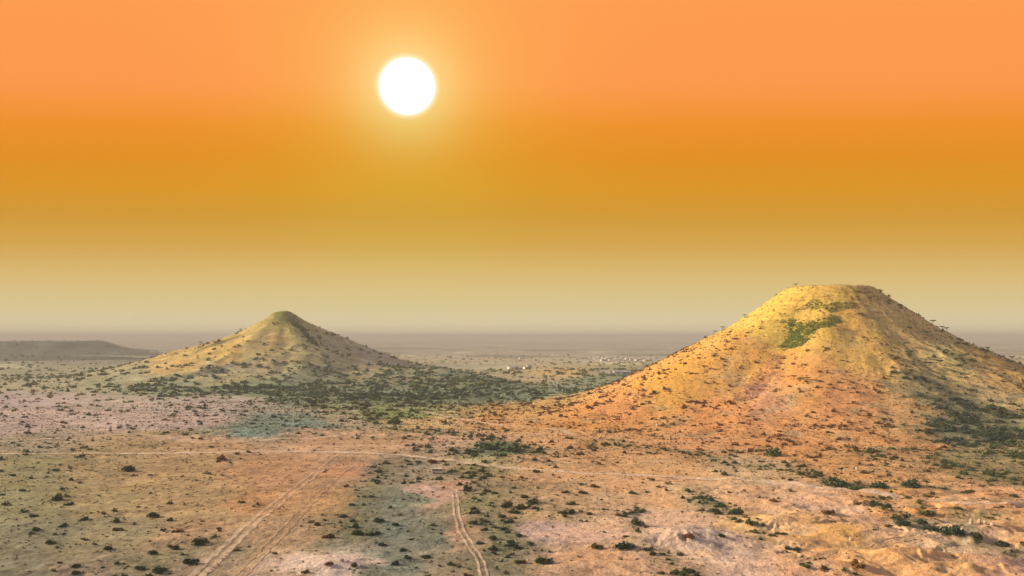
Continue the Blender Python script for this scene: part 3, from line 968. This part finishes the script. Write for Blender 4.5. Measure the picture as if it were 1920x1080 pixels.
# shrubs the photograph shows clearly: pixel of the foot, width in pixels, tone, what it is like
NAMED = [
    (1021, 1056, 40, .12, 'rounded bright green bush alone on orange soil at the bottom centre'),
    (1172, 1028, 42, .08, 'large dark green bush at the foot of the rilled pale mound'),
    (1120, 1029, 26, .55, 'brown bush directly beside the large dark green bush'),
    (1196, 986, 26, .22, 'tall yellow-green bush at the edge of the rilled pale mound'),
    (1290, 1007, 30, .85, 'wide red-brown bush at the near foot of the rilled pale mound'),
    (1354, 1006, 18, .1, 'small dark green bush below the end of the rilled mound'),
    (238, 884, 34, .02, 'big nearly black bush alone below the long cross track'),
    (290, 968, 28, .02, 'flat black-green bush on the olive plain well below the cross track'),
    (118, 988, 18, .05, 'small very dark bush with plum tint on the olive plain'),
    (132, 947, 18, .05, 'dark low bush beside a faint path on the olive plain'),
    (104, 938, 26, .15, 'bushy green shrub beside the faint path on the olive plain'),
    (68, 995, 18, .2, 'low dark shrub near the left edge of the olive plain'),
    (95, 1018, 18, .3, 'plum-brown rounded shrub near the bottom left corner'),
    (142, 1063, 18, .0, 'black bush casting a thin shadow in the bottom left corner'),
    (204, 1030, 20, .05, 'dark green double bush in the lower left of the plain'),
    (619, 1008, 26, .75, 'red-brown shrub above the whitish patch of ground'),
    (668, 1001, 30, .1, 'spreading dark shrub at the edge of the teal hollow'),
    (711, 979, 24, .05, 'blue-green shrub in the middle of the teal hollow'),
    (709, 1000, 18, .0, 'black rounded shrub low in the teal hollow'),
    (756, 1032, 18, .0, 'uppermost of the black bushes clustered in the teal hollow'),
    (764, 1048, 18, .0, 'black bush at the centre of the teal hollow cluster'),
    (741, 1058, 18, .05, 'lowest bush of the cluster in the teal hollow'),
    (617, 1060, 20, .8, 'dark red-brown shrub on the whitish patch of ground'),
    (996, 944, 30, .1, 'dense green bush in the scrub belt right of the ruts'),
    (955, 950, 34, .2, 'wide olive bush in the scrub belt right of the ruts'),
    (925, 1012, 22, .3, 'dark bush just right of the bend of the wheel ruts'),
    (889, 963, 24, .05, 'dark blue-green bush beside the straight part of the ruts'),
    (809, 868, 26, .95, 'wine-red shrub just behind the parked van'),
    (829, 867, 16, .9, 'small wine-red shrub between the van and the cross track'),
    (786, 899, 16, .0, 'black bush on the near side of the parked van'),
    (758, 908, 14, .0, 'left bush of the black pair in front of the van'),
    (771, 907, 12, .05, 'right bush of the black pair in front of the van'),
    (905, 898, 20, .05, 'black-green bush under the cross track right of the van'),
    (1610, 1060, 34, .65, 'mottled brown bush on the bright sand at the lower right'),
    (1645, 915, 40, .08, 'large dark green bush above the cross track under the hill'),
    (1565, 908, 56, .22, 'wide pale green thicket above the cross track under the hill'),
    (1604, 917, 40, .15, 'dark-edged thicket joined to the pale green one'),
    (1702, 912, 46, .05, 'blue-green thicket above the cross track at the hill foot'),
    (415, 862, 24, .9, 'dark red shrub just below the cross track on the orange flat'),
    (484, 947, 9, .9, 'tiny upright red shrub beside the diagonal wheel track'),
    (335, 998, 20, .95, 'spiky rust-red shrub on the lower left plain'),
    (377, 1020, 36, .08, 'dark green bush by the foot of the diagonal wheel track'),
    (355, 1056, 30, .05, 'blue-black bush left of the diagonal wheel track at the bottom'),
    (300, 1072, 30, .08, 'dark blue-green bush at the bottom edge on the olive plain'),
    (920, 842, 44, .08, 'dark green thicket on the low rise behind the cross track'),
    (965, 845, 54, .12, 'olive thicket on top of the low rise behind the cross track'),
    (1445, 853, 44, .35, 'dusky bush stretching along the foot of the large hill'),
    (738, 795, 34, .2, 'light green leafy bush in the saddle below the pointed hill'),
    (1690, 985, 38, .05, 'dark bush where the diagonal thicket line begins'),
    (1745, 995, 34, .02, 'blue-black bush in the diagonal thicket line'),
    (1790, 1003, 40, .08, 'dark green bush beside the pale upright rock'),
    (1828, 1012, 30, .2, 'olive bush just past the pale upright rock'),
    (1735, 965, 32, .25, 'mustard-green bush above the diagonal thicket line'),
    (1880, 1022, 26, .0, 'black bush below the pale rocks near the right edge'),
    (1555, 965, 26, .7, 'short brown bush at the top of the eroded sand shelf'),
    (1448, 940, 18, .95, 'rust-red bush on the lip of the eroded sand shelf'),
    (1410, 985, 26, .15, 'green bush in the gully left of the sand shelf'),
    (1380, 965, 30, .1, 'dark green bush at the head of the gully'),
    (1340, 960, 26, .1, 'bush on the sunless side of the rilled pale mound'),
    (1290, 1072, 28, .2, 'olive bush by the bottom edge under the rilled mound'),
]
nu = np.array([n[0] for n in NAMED], float)
nv = np.array([n[1] for n in NAMED], float)
nx, ny = hit(nu, nv)
nw = np.array([n[2] for n in NAMED]) * np.hypot(nx, ny) / F_PX
ok = np.ones(len(SX), bool)
for i in range(len(nx)):
    ok &= np.hypot(SX - nx[i], (SY - ny[i]) * 0.6) > nw[i] * 0.55
SX, SY, SZ, SW, ST = SX[ok], SY[ok], SZ[ok], SW[ok], ST[ok]

pu, pv = project(SX, SY, SZ)
inv = (pu > 0) & (pu < 1920) & (pv < 1086)
# what hills hide is not in view
ELV = (GZ - CAM_Z) / RR
ELM = np.maximum.accumulate(ELV, axis=0)
SR = np.hypot(SX, SY)
ri = np.clip(np.searchsorted(R_, SR - 6) - 1, 0, nr - 1)
ci = np.clip(np.searchsorted(AZ, np.arctan2(SX, SY)), 0, na - 1)
hid = (SZ + SW * 0.4 - CAM_Z) / SR < ELM[ri, ci]
appar = SW / np.hypot(SX, SY) * (inv & ~hid)
order = np.argsort(-appar)
N_IND = 300 - len(NAMED)
IND = order[:N_IND]
REST = np.setdiff1d(np.arange(len(SX)), IND)
REST = REST[~(hid[REST] & (SR[REST] < 760) & (np.hypot(SX[REST] - HA[0], SY[REST] - HA[1]) < 60))]

# shrub shapes, unit width
NVAR = 9
LEAF_ME, STEM_ME = [], []
for k in range(NVAR):
    LEAF_ME.append(quads_mesh('shrub_foliage', clump(430, 0.30 + 0.05 * (k % 4), 0.105, 100 + k), M_LEAF))
    mb = MB()
    rr = random.Random(k)
    for j in range(5):
        a = rr.uniform(0, 6.28)
        mb.tube((0.03 * math.cos(a), 0.03 * math.sin(a), -0.08), (0.26 * math.cos(a), 0.26 * math.sin(a), 0.24 + 0.1 * rr.random()), 0.022, 0.008, 5)
    STEM_ME.append(mb.mesh('shrub_stem', M_BARK))


def scatter_mass(name, X, Y, W, T, nq, leaf, label, flat=0.4, nv=6, boost=1.0, sink=0.0, rgb=None):
    """one object of stuff: copies of low leaf clumps"""
    gg = np.random.default_rng(len(X))
    Zs = height(X, Y)
    vs, cs = [], []
    base = [clump(nq, flat * gg.uniform(0.8, 1.25), leaf, 300 + k) for k in range(nv)]
    var = gg.integers(0, nv, len(X))
    rot = gg.uniform(0, 2 * np.pi, len(X))
    colr = (tone_rgb(T) if rgb is None else np.tile(rgb, (len(X), 1))) * boost * np.exp(gg.normal(0, 0.18, (len(X), 1)))
    for k in range(nv):
        m = var == k
        if not m.any():
            continue
        Q = base[k][None]
        c, s = np.cos(rot[m])[:, None, None], np.sin(rot[m])[:, None, None]
        w = W[m][:, None, None]
        px = (Q[..., 0] * c - Q[..., 1] * s) * w + X[m][:, None, None]
        py = (Q[..., 0] * s + Q[..., 1] * c) * w + Y[m][:, None, None]
        pz = Q[..., 2] * w + Zs[m][:, None, None] - sink
        q = np.stack([px, py, pz], -1)
        vs.append(q.reshape(-1, 4, 3))
        cs.append(np.repeat(colr[m], Q.shape[1] * 4, 0))
    o = link(name, quads_mesh(name, np.concatenate(vs), M_LEAFM, np.concatenate(cs)))
    return tag(o, label, 'scrub', kind='stuff')


dr = np.hypot(SX[REST], SY[REST])
a = REST[dr < 760]
b = REST[dr >= 760]
print('individual', len(IND), 'near scrub', len(a), 'far scrub', len(b))
scatter_mass('scrub', SX[a], SY[a], SW[a], ST[a], 60, 0.24, 'countless small bushes dotting the plain and the large hill')
scatter_mass('scrub', SX[b], SY[b], SW[b], ST[b], 22, 0.42, 'distant dark scrub around and beyond the pointed hill', flat=0.34, boost=1.7)

# dry tufts and stones strewn over the near ground
n = 95000
td = np.sqrt(g.uniform(190 ** 2, 800 ** 2, n))
ta = g.uniform(-0.62, 0.62, n)
tx, ty = td * np.sin(ta), td * np.cos(ta)
_, tD = zone(tx, ty)
kp = (g.random(n) < np.clip(tD[:, 0] / 12, 0.10, 1) * (0.25 + 1.2 * sstep(-0.1, 0.5, fbm(tx / 12, ty / 12 + 70, 3)))) & ~near_track(tx, ty, 2.0)
scatter_mass('dry_tufts', tx[kp], ty[kp], g.uniform(0.35, 1.0, kp.sum()) * (0.7 + td[kp] / 500), np.clip(tD[kp, 2] + 0.15, 0, 1), 7, 0.5, 'small dry tufts scattered over the bare near soil', flat=0.3, boost=1.2)


def fill_poly(P, n):
    lo, hi = P.min(0), P.max(0)
    p = g.uniform(lo, hi, (n, 2))
    return p[inside(P, p[:, 0], p[:, 1])]


p = fill_poly(RAVINE, 5200)
p = p + g.normal(0, 1.8, p.shape)
p = p[g.random(len(p)) < 0.25 + 1.1 * sstep(-0.35, 0.2, fbm(p[:, 0] / 5, p[:, 1] / 5, 2))]
scatter_mass('ravine_thicket', p[:, 0], p[:, 1], g.uniform(1.2, 2.4, len(p)), np.full(len(p), 0.2), 20, 0.34, 'bright green thicket filling the hollow near the flat summit', rgb=np.array([0.21, 0.26, 0.055]), flat=0.3)
p = fill_poly(CAPS, 2200)
p = p[g.random(len(p)) < 0.5]
scatter_mass('summit_scrub', p[:, 0], p[:, 1], g.uniform(1.0, 2.0, len(p)), np.full(len(p), 0.45), 16, 0.34, 'olive scrub on the ledges just under the flat summit', rgb=np.array([0.20, 0.17, 0.045]), flat=0.3)
p = np.concatenate([fill_poly(BRAV, 1600), fill_poly(BCAP, 500)])
scatter_mass('ravine_thicket', p[:, 0], p[:, 1], g.uniform(2.0, 4.5, len(p)), np.full(len(p), 0.2), 18, 0.36, 'dark green thicket running down from the pointed summit', rgb=np.array([0.11, 0.13, 0.045]), flat=0.3)

# scree field on the hill
p = fill_poly(SCREE, 2600)
p = p + g.normal(0, 3.0, p.shape)
p = p[g.random(len(p)) < 0.25 + 1.3 * sstep(-0.2, 0.4, fbm(p[:, 0] / 8, p[:, 1] / 8, 2))]
sz = g.uniform(0.4, 1.3, len(p))
zz = height(p[:, 0], p[:, 1])
oct_v = np.array([(1, 0, 0), (0, 1, 0), (-1, 0, 0), (0, -1, 0), (0, 0, 1), (0, 0, -1)], float)
oct_f = np.array([(0, 1, 4), (1, 2, 4), (2, 3, 4), (3, 0, 4), (1, 0, 5), (2, 1, 5), (3, 2, 5), (0, 3, 5)])
jit = g.uniform(0.55, 1.0, (len(p), 6, 1))
vv = oct_v[None] * jit * sz[:, None, None] * np.array([1, 1, 0.7]) / 1.6
rt = g.uniform(0, 6.28, len(p))[:, None]
vx_ = vv[..., 0] * np.cos(rt) - vv[..., 1] * np.sin(rt) + p[:, 0:1]
vy_ = vv[..., 0] * np.sin(rt) + vv[..., 1] * np.cos(rt) + p[:, 1:2]
vz_ = vv[..., 2] + zz[:, None] + 0.1 * sz[:, None]
Fq = (oct_f[None] + (np.arange(len(p)) * 6)[:, None, None]).reshape(-1, 3)
o = link('scree', np_mesh('scree', np.stack([vx_, vy_, vz_], -1).reshape(-1, 3), Fq, M_SCREE))
tag(o, 'purplish loose rubble spilling down the hollow of the large hill', 'scree', kind='stuff')


# ------------------------------------------------------------------ shrubs as things
def place(name, x, y, w, tone, k, label, rot=0.0, parts=True, group='shrubs dotted over the semi-desert', tall=1.0):
    z = float(height(np.array([x]), np.array([y]))[0])
    c = tone_rgb(np.array([tone]))[0] * random.uniform(0.85, 1.2)
    if parts:
        r = bpy.data.objects.new(name, None)
        COL.objects.link(r)
        r.empty_display_size = 0.3
        f = link('foliage', LEAF_ME[k], r)
        s = link('stem', STEM_ME[k], r)
    else:
        r = link(name, LEAF_ME[k])
        f = r
    f.color = (*c, 1)
    r.location = (x, y, z)
    r.rotation_euler = (0, 0, rot)
    r.scale = (w, w, w * tall)
    return tag(r, label, 'bush' if 'bush' in label else 'shrub', group)


for i, (u, v, wpx, tn, lab) in enumerate(NAMED):
    tall = 1.35 if 'tall' in lab or 'upright' in lab else (0.8 if 'wide' in lab or 'thicket' in lab or 'flat ' in lab else 1.0)
    place('shrub', float(nx[i]), float(ny[i]), float(nw[i]), tn, i % NVAR, lab, random.uniform(0, 6.28), True, tall=tall)

# landmarks by which every other shrub can be found
MARKS = [(823, 880, 'the parked van'), (1021, 1045, 'the bright green bush at the bottom'), (1172, 1018, 'the large dark green bush'),
         (1275, 985, 'the rilled pale mound'), (238, 880, 'the lone black bush'), (610, 1045, 'the whitish patch'), (740, 1010, 'the teal hollow'),
         (857, 985, 'the wheel ruts'), (500, 960, 'the diagonal wheel track'), (640, 850, 'the fork in the tracks'), (940, 840, 'the dark thicket rise'),
         (1500, 910, 'the middle of the cross track'), (1565, 905, 'the pale green thicket'), (1805, 995, 'the pale upright rock'),
         (1500, 1000, 'the eroded sand shelf'), (1690, 1040, 'the bright sand hump'), (520, 795, 'the teal rise'), (1060, 808, 'the saddle track end'),
         (740, 785, 'the light green saddle bush'), (1430, 720, 'the scree hollow'), (1500, 625, 'the green ravine thicket'), (1555, 545, 'the flat summit'),
         (1800, 800, 'the dark shaded thicket'), (1650, 760, 'the hill front spur'), (1250, 720, 'the sunlit hill flank'), (1400, 860, 'the hill foot'),
         (1700, 945, 'the diagonal thicket line'), (530, 600, 'the pointed summit'), (150, 760, 'the mauve flat'), (60, 850, 'the cross track start'),
         (1880, 945, 'the cross track end'), (1350, 955, 'the gully head'), (70, 1050, 'the bottom left corner'), (1890, 1060, 'the bottom right corner'),
         (440, 1060, 'the lower track ends'), (1120, 880, 'the cross track bend'), (350, 900, 'the orange flat'), (1180, 960, 'the yellow-green bush')]
used = set()


def tone_word(t):
    return 'near-black' if t < .07 else 'dark green' if t < .2 else 'olive green' if t < .38 else 'olive brown' if t < .58 else 'brown' if t < .8 else 'rust-brown'


def auto_label(u, v, wpx, t):
    size = 'small' if wpx < 14 else 'mid-sized' if wpx < 19 else 'large'
    ds = sorted(((math.hypot(u - a, (v - b) * 1.6), a, b, n) for a, b, n in MARKS))
    for rng_ in (ds[:2], ds[2:5]):
        for dq, a, b, n in rng_:
            du, dv = u - a, (v - b) * 1.6
            far = 'close ' if dq < 45 else '' if dq < 95 else 'well ' if dq < 170 else 'far '
            an = math.degrees(math.atan2(dv, du)) % 360
            dirs = ['to the right of', 'below and right of', 'below', 'below and left of', 'to the left of', 'above and left of', 'above', 'above and right of']
            for extra in ('', ' squat', ' ragged', ' rounded'):
                s = f"{size}{extra} {tone_word(t)} shrub {far}{dirs[int((an + 22.5) // 45) % 8]} {n}"
                if extra and rng_ is ds[:2]:
                    continue
                if s not in used:
                    used.add(s)
                    return s, extra
    dq, a, b, n = ds[0]
    return f"{size} {tone_word(t)} shrub among the many round {n}", ''


for q, i in enumerate(IND):
    wpx = SW[i] / math.hypot(SX[i], SY[i]) * F_PX
    lab, extra = auto_label(pu[i], pv[i], wpx, ST[i])
    lab = ' '.join(lab.replace(' squat', ' low').split())
    place('shrub', float(SX[i]), float(SY[i]), float(SW[i]), float(ST[i]), q % NVAR, lab, random.uniform(0, 6.28), wpx > 14,
          tall={' squat': 0.75, '': 1.0, ' ragged': 1.1, ' rounded': 1.0}[extra] * random.uniform(0.85, 1.15))


# ------------------------------------------------------------------ thorn trees on the slopes
def tree_meshes(seed):
    rr = random.Random(seed)
    mb = MB()
    lean = rr.uniform(-0.12, 0.12)
    mb.tube((0, 0, -0.3), (lean, 0.03, 0.42), 0.045, 0.032, 7)
    tips = []
    for j in range(6):
        a = j * 1.05 + rr.uniform(-0.3, 0.3)
        L_ = rr.uniform(0.28, 0.44)
        p1 = (lean + 0.5 * L_ * math.cos(a), 0.03 + 0.5 * L_ * math.sin(a), 0.42 + 0.22)
        p2 = (lean + L_ * math.cos(a), 0.03 + L_ * math.sin(a), 0.42 + rr.uniform(0.34, 0.42))
        mb.tube((lean, 0.03, 0.40), p1, 0.022, 0.014, 5)
        mb.tube(p1, p2, 0.014, 0.006, 5)
        tips.append(p2)
    gg = np.random.default_rng(seed)
    n = 520
    pick = gg.integers(0, len(tips), n)
    T = np.array(tips)
    v = gg.normal(size=(n, 3)) * np.array([0.12, 0.12, 0.035])
    p = T[pick] + v
    p[:, :2] *= 1.05
    a = gg.normal(size=(n, 3)) * np.array([1, 1, 0.3])
    a /= np.linalg.norm(a, axis=1, keepdims=True)
    b = np.cross(a, gg.normal(size=(n, 3)))
    b /= np.linalg.norm(b, axis=1, keepdims=True)
    a *= 0.05
    b *= 0.03
    Q = np.stack([p - a - b, p + a - b, p + a + b, p - a + b], 1)
    return mb.mesh('tree_trunk', M_BARK), quads_mesh('tree_crown', Q, M_LEAF)


TREE = [tree_meshes(s) for s in (3, 8, 14)]


def thorn_tree(x, y, h, k, label, tone=0.2):
    z = float(height(np.array([x]), np.array([y]))[0])
    r = bpy.data.objects.new('thorn_tree', None)
    COL.objects.link(r)
    link('trunk', TREE[k][0], r)
    c = link('crown', TREE[k][1], r)
    c.color = (*tone_rgb(np.array([tone]))[0], 1)
    r.location = (x, y, z)
    h *= 0.72
    r.scale = (h * 1.0, h * 1.0, h)
    r.rotation_euler = (0, 0, random.uniform(0, 6.28))
    tag(r, label, 'tree', 'thorn trees on the hills')


for k, (u, h, lab) in enumerate([
        (1749, 5.5, 'flat-crowned thorn tree standing clear against the sky on the large hill ridge'),
        (1766, 4.6, 'thin thorn tree just down the ridge from the clear flat-crowned one'),
        (1773, 5.0, 'bushy thorn tree half sunk behind the ridge under the thin one'),
        (1492, 4.2, 'tiny thorn tree poking up at the left corner of the flat summit'),
        (1354, 4.8, 'small flat thorn tree on the skyline of the sunlit left slope'),
        (1341, 3.6, 'short thorn tree just below the flat one on the left skyline'),
        (1894, 4.8, 'lowest thorn tree on the right skyline of the large hill'),
        (1396, 3.6, 'stunted thorn tree on the upper left skyline of the large hill'),
        (378, 6.5, 'small thorn tree on the left skyline of the pointed hill'),
        (452, 6.0, 'upper thorn tree on the left skyline of the pointed hill'),
        (1850, 4.2, 'low spreading thorn tree on the lower right skyline')]):
    X, Y = skyline(u)
    thorn_tree(X, Y, h, k % 3, lab)
for k, (u, v, h, tn, lab) in enumerate([
        (1739, 630, 5.5, .1, 'V-shaped thorn tree on the upper shaded slope below the ridge'),
        (1735, 637, 3.5, .1, 'small thorn tree right below the V-shaped one'),
        (1699, 650, 5, .1, 'thorn tree at the edge between lit and shaded slope'),
        (1706, 668, 6, .2, 'dark thorn tree mid-way up the shaded slope'),
        (1797, 650, 6, .35, 'broad dusky thorn tree under the right skyline'),
        (1806, 674, 6, .05, 'black rounded thorn tree on the right slope'),
        (1762, 684, 5.5, .0, 'dark green thorn tree in the fold of the right slope'),
        (1743, 690, 7, .0, 'largest green thorn tree in the fold of the right slope'),
        (1488, 712, 5, .95, 'rust-coloured thorn tree right of the scree'),
        (1516, 715, 4.6, .95, 'red-brown upright thorn tree on the sunlit centre slope'),
        (1320, 695, 6, .8, 'ragged brown thorn tree in the middle of the left slope')]):
    X, Y = hit(u, v)
    thorn_tree(float(X[0]), float(Y[0]), h, k % 3, lab, tn)

# ------------------------------------------------------------------ parked van
def van():
    X, Y = hit(824, 889)
    x, y = float(X[0]), float(Y[0])
    r = bpy.data.objects.new('parked_van', None)
    COL.objects.link(r)
    z = float(height(np.array([x]), np.array([y]), False)[0]) + 0.25
    r.location = (x, y, z)
    r.rotation_euler = (0, 0, math.radians(-8))
    r.scale = (1.25, 1.25, 1.1)
    tag(r, 'pale cream van parked where the wheel ruts meet the cross track', 'van')
    mb = MB()
    prof = [(-2.55, 0.42), (2.35, 0.42), (2.62, 0.55), (2.60, 0.98), (1.95, 1.22), (1.35, 1.92), (1.0, 2.05), (-2.35, 2.05), (-2.55, 1.9)]
    mb.prism(prof, -0.92, 0.92)
    body = link('body', mb.mesh('van_body', M_VAN), r)
    bv = body.modifiers.new('bevel', 'BEVEL')
    bv.width = 0.07
    bv.segments = 2
    for sgn in (-1, 1):
        for x0, x1 in ((-2.3, -1.25), (-1.15, -0.1), (0.0, 1.2)):
            m2 = MB()
            y0 = sgn * 0.925
            m2.box(x0, x1, min(y0, y0 + sgn * 0.012), max(y0, y0 + sgn * 0.012), 1.3, 1.82)
            link('window', m2.mesh('side_window', M_GLASS), r)
        m4 = MB()
        m4.box(2.59, 2.64, sgn * 0.7 - 0.13, sgn * 0.7 + 0.13, 0.70, 0.88)
        link('headlight', m4.mesh('headlight', M_RIM), r)
    m3 = MB()
    m3.v = [(1.97, -0.78, 1.25), (1.97, 0.78, 1.25), (1.42, 0.72, 1.89), (1.42, -0.72, 1.89)]
    m3.v = [(a + 0.02, b, c + 0.015) for a, b, c in m3.v]
    m3.f = [(0, 1, 2, 3)]
    link('windscreen', m3.mesh('windscreen', M_GLASS), r)
    mb = MB()
    mb.box(2.60, 2.72, -0.9, 0.9, 0.40, 0.56)
    link('bumper', mb.mesh('bumper', M_DOOR), r)
    for xx in (-1.7, 1.7):
        for sgn in (-1, 1):
            m5 = MB()
            m5.tube((0, -0.12, 0), (0, 0.12, 0), 0.36, 0.36, 20)
            w = link('wheel', m5.mesh('tyre', M_TYRE), r)
            w.location = (xx, sgn * 0.84, 0.34)
            m6 = MB()
            m6.tube((0, -0.135, 0), (0, 0.135, 0), 0.2, 0.2, 14)
            link('rim', m6.mesh('rim', M_RIM), w)


van()


# ------------------------------------------------------------------ pale upright rocks
def rock(u, v, w, h, label, seed, name='rock'):
    X, Y = hit(u, v)
    x, y = float(X[0]), float(Y[0])
    gg = np.random.default_rng(seed)
    nla, nlo = 9, 14
    vs = []
    for i in range(nla):
        th = math.pi * i / (nla - 1)
        for j in range(nlo):
            a = 2 * math.pi * j / nlo
            q = 1 + 0.45 * float(fbm(np.array(math.cos(a) * 1.2 + seed), np.array(math.sin(a) * 1.2 + th * 1.3), 3))
            rad = math.sin(th) ** 0.8 * q * (0.62 + 0.38 * (th / math.pi))
            vs.append((rad * math.cos(a) * w / 2, rad * math.sin(a) * w / 2, (math.cos(th) * 0.5 + 0.42) * h * (0.9 + 0.1 * q)))
    fs = [(i * nlo + j, (i + 1) * nlo + j, (i + 1) * nlo + (j + 1) % nlo, i * nlo + (j + 1) % nlo) for i in range(nla - 1) for j in range(nlo)]
    o = link(name, np_mesh(name, vs, fs, M_ROCK))
    o.location = (x, y, float(height(np.array([x]), np.array([y]))[0]))
    tag(o, label, 'rock', 'pale rocks')


rock(1804, 1000, 1.3, 1.9, 'pale pointed rock upright at the edge of the dark thicket line', 1)
rock(1821, 984, 1.2, 2.0, 'tall whitish rock leftmost in the short row on orange soil', 2)
rock(1837, 982, 1.1, 1.3, 'second whitish rock of the short row on orange soil', 3)
rock(1847, 984, 1.2, 1.3, 'third squat whitish rock of the short row', 4)
rock(1861, 987, 1.5, 1.0, 'flat pale rock at the end of the short row', 5)
rock(1607, 882, 1.8, 1.6, 'bright white boulder alone at the foot of the large hill', 6)
rock(1583, 884, 1.4, 1.1, 'dull pale boulder just left of the bright white one', 7)
rock(1596, 1013, 1.4, 1.1, 'cream boulder lying on the eroded sand shelf', 8)
rock(1233, 800, 2.4, 1.6, 'pale boulder near the foot of the sunlit left slope', 9)
rock(1178, 817, 2.2, 1.4, 'cream boulder among scrub below the left slope', 10)
rock(640, 1052, 1.8, 0.7, 'low white stone on the whitish patch of ground', 11)

# ------------------------------------------------------------------ village far out on the plain
def house_mesh():
    w = MB()
    w.box(-5, 5, -4, 4, -3.0, 3.0)
    r1 = MB()
    r1.v = [(-5.4, -4.5, 3.0), (5.4, -4.5, 3.0), (5.4, 4.5, 3.0), (-5.4, 4.5, 3.0), (-5.4, 0, 4.5), (5.4, 0, 4.5)]
    r1.f = [(0, 1, 5, 4), (2, 3, 4, 5), (3, 0, 4), (1, 2, 5), (3, 2, 1, 0)]
    r2 = MB()
    r2.box(-5.2, 5.2, -4.2, 4.2, 3.0, 3.5)
    dr_ = MB()
    dr_.box(-0.6, 0.6, -4.05, -4.0, 0.0, 2.1)
    wn = MB()
    wn.box(1.9, 3.2, -4.05, -4.0, 1.0, 2.1)
    return w.mesh('house_wall', M_WALL), (r1.mesh('gabled_roof', M_TIN), r2.mesh('flat_roof', M_WALL)), dr_.mesh('house_door', M_DOOR), wn.mesh('house_window', M_DOOR)


HM = house_mesh()
rows = [('dense white row of the far village beyond the saddle', 'houses in the dense row of the far village', [(1086 + k * 3.3, 671.5 + 1.3 * math.sin(k * 0.9) + k * 0.05) for k in range(31)]),
        ('second line in front of the dense village row', 'houses in front of the dense village row', [(1106 + k * 6.5, 676 + 1.2 * math.sin(k * 2.1)) for k in range(13)]),
        ('loose end of the far village towards the large hill', 'houses at the loose end of the village', [(1190 + k * 4.2, 675 + 1.5 * math.sin(k * 1.7) + k * 0.2) for k in range(8)]),
        ('small hamlet out on the plain left of the village', 'houses of the small hamlet', [(968 + (k * 7) % 24, 668.5 + (k % 3) * 2.2) for k in range(8)]),
        ('scattered pale settlement below the hamlet', 'houses of the scattered settlement', [(958 + k * 5.5, 692 - k * 0.35 + 1.5 * math.sin(k * 2.7)) for k in range(7)]),
        ('thin white line of buildings nearer than the village', 'houses of the nearer white line', [(1134 + k * 5.6, 700 + 0.9 * math.sin(k * 1.9)) for k in range(8)])]
for lab, grp, pts in rows:
    us = np.array([p[0] for p in pts]) + g.uniform(-1, 1, len(pts))
    vs_ = np.array([p[1] for p in pts])
    X, Y = hit(us, vs_)
    for i in range(len(pts)):
        h = bpy.data.objects.new('house', None)
        COL.objects.link(h)
        link('wall', HM[0], h)
        link('roof', HM[1][random.random() < 0.45], h)
        link('door', HM[2], h)
        link('window', HM[3], h)
        s = random.uniform(0.85, 1.4)
        h.scale = (s * random.uniform(0.8, 1.5), s, s)
        h.rotation_euler = (0, 0, random.uniform(-0.5, 0.5))
        h.location = (float(X[i]), float(Y[i]), float(height(X[i:i + 1], Y[i:i + 1])[0]) + 0.4)
        tag(h, 'tiny white house in the ' + lab, 'house', grp)

# ------------------------------------------------------------------ the sun disc
D_S = 160000.0
rS = D_S * math.tan(math.radians(1.88))
import bmesh
bm = bmesh.new()
bmesh.ops.create_uvsphere(bm, u_segments=64, v_segments=32, radius=rS)
me = bpy.data.meshes.new('sun')
bm.to_mesh(me)
bm.free()
me.polygons.foreach_set('use_smooth', [True] * len(me.polygons))
ms = bpy.data.materials.new('sun_glare')
ms.use_nodes = True
ms.node_tree.nodes.clear()
em = ms.node_tree.nodes.new('ShaderNodeEmission')
em.inputs['Color'].default_value = (1.0, 1.0, 0.97, 1)
em.inputs['Strength'].default_value = 1.3
mo = ms.node_tree.nodes.new('ShaderNodeOutputMaterial')
ms.node_tree.links.new(em.outputs[0], mo.inputs[0])
ms.cycles.emission_sampling = 'NONE'
me.materials.append(ms)
so = link('sun', me)
so.location = Vector((0, 0, CAM_Z)) + Vector(SUN_SEEN.tolist()) * D_S
tag(so, 'round white sun glowing low in the orange sky', 'sun')

# ------------------------------------------------------------------ the dusty air
zlo = float(GZ.min()) - 1.0
hm = MB()
hm.box(-66000, 66000, -66000, 66000, zlo, 114.0)
hz = bpy.data.materials.new('dusty_air')
hz.use_nodes = True
hz.node_tree.nodes.clear()
pv_ = hz.node_tree.nodes.new('ShaderNodeVolumePrincipled')
pv_.inputs['Color'].default_value = (0.60, 0.61, 0.63, 1)
pv_.inputs['Density'].default_value = 1.9e-4
pv_.inputs['Anisotropy'].default_value = 0.0
ho = hz.node_tree.nodes.new('ShaderNodeOutputMaterial')
hz.node_tree.links.new(pv_.outputs[0], ho.inputs['Volume'])
o = link('haze', hm.mesh('haze', hz))
tag(o, kind='stuff')
o['label'] = 'pale dusty haze over the plain'
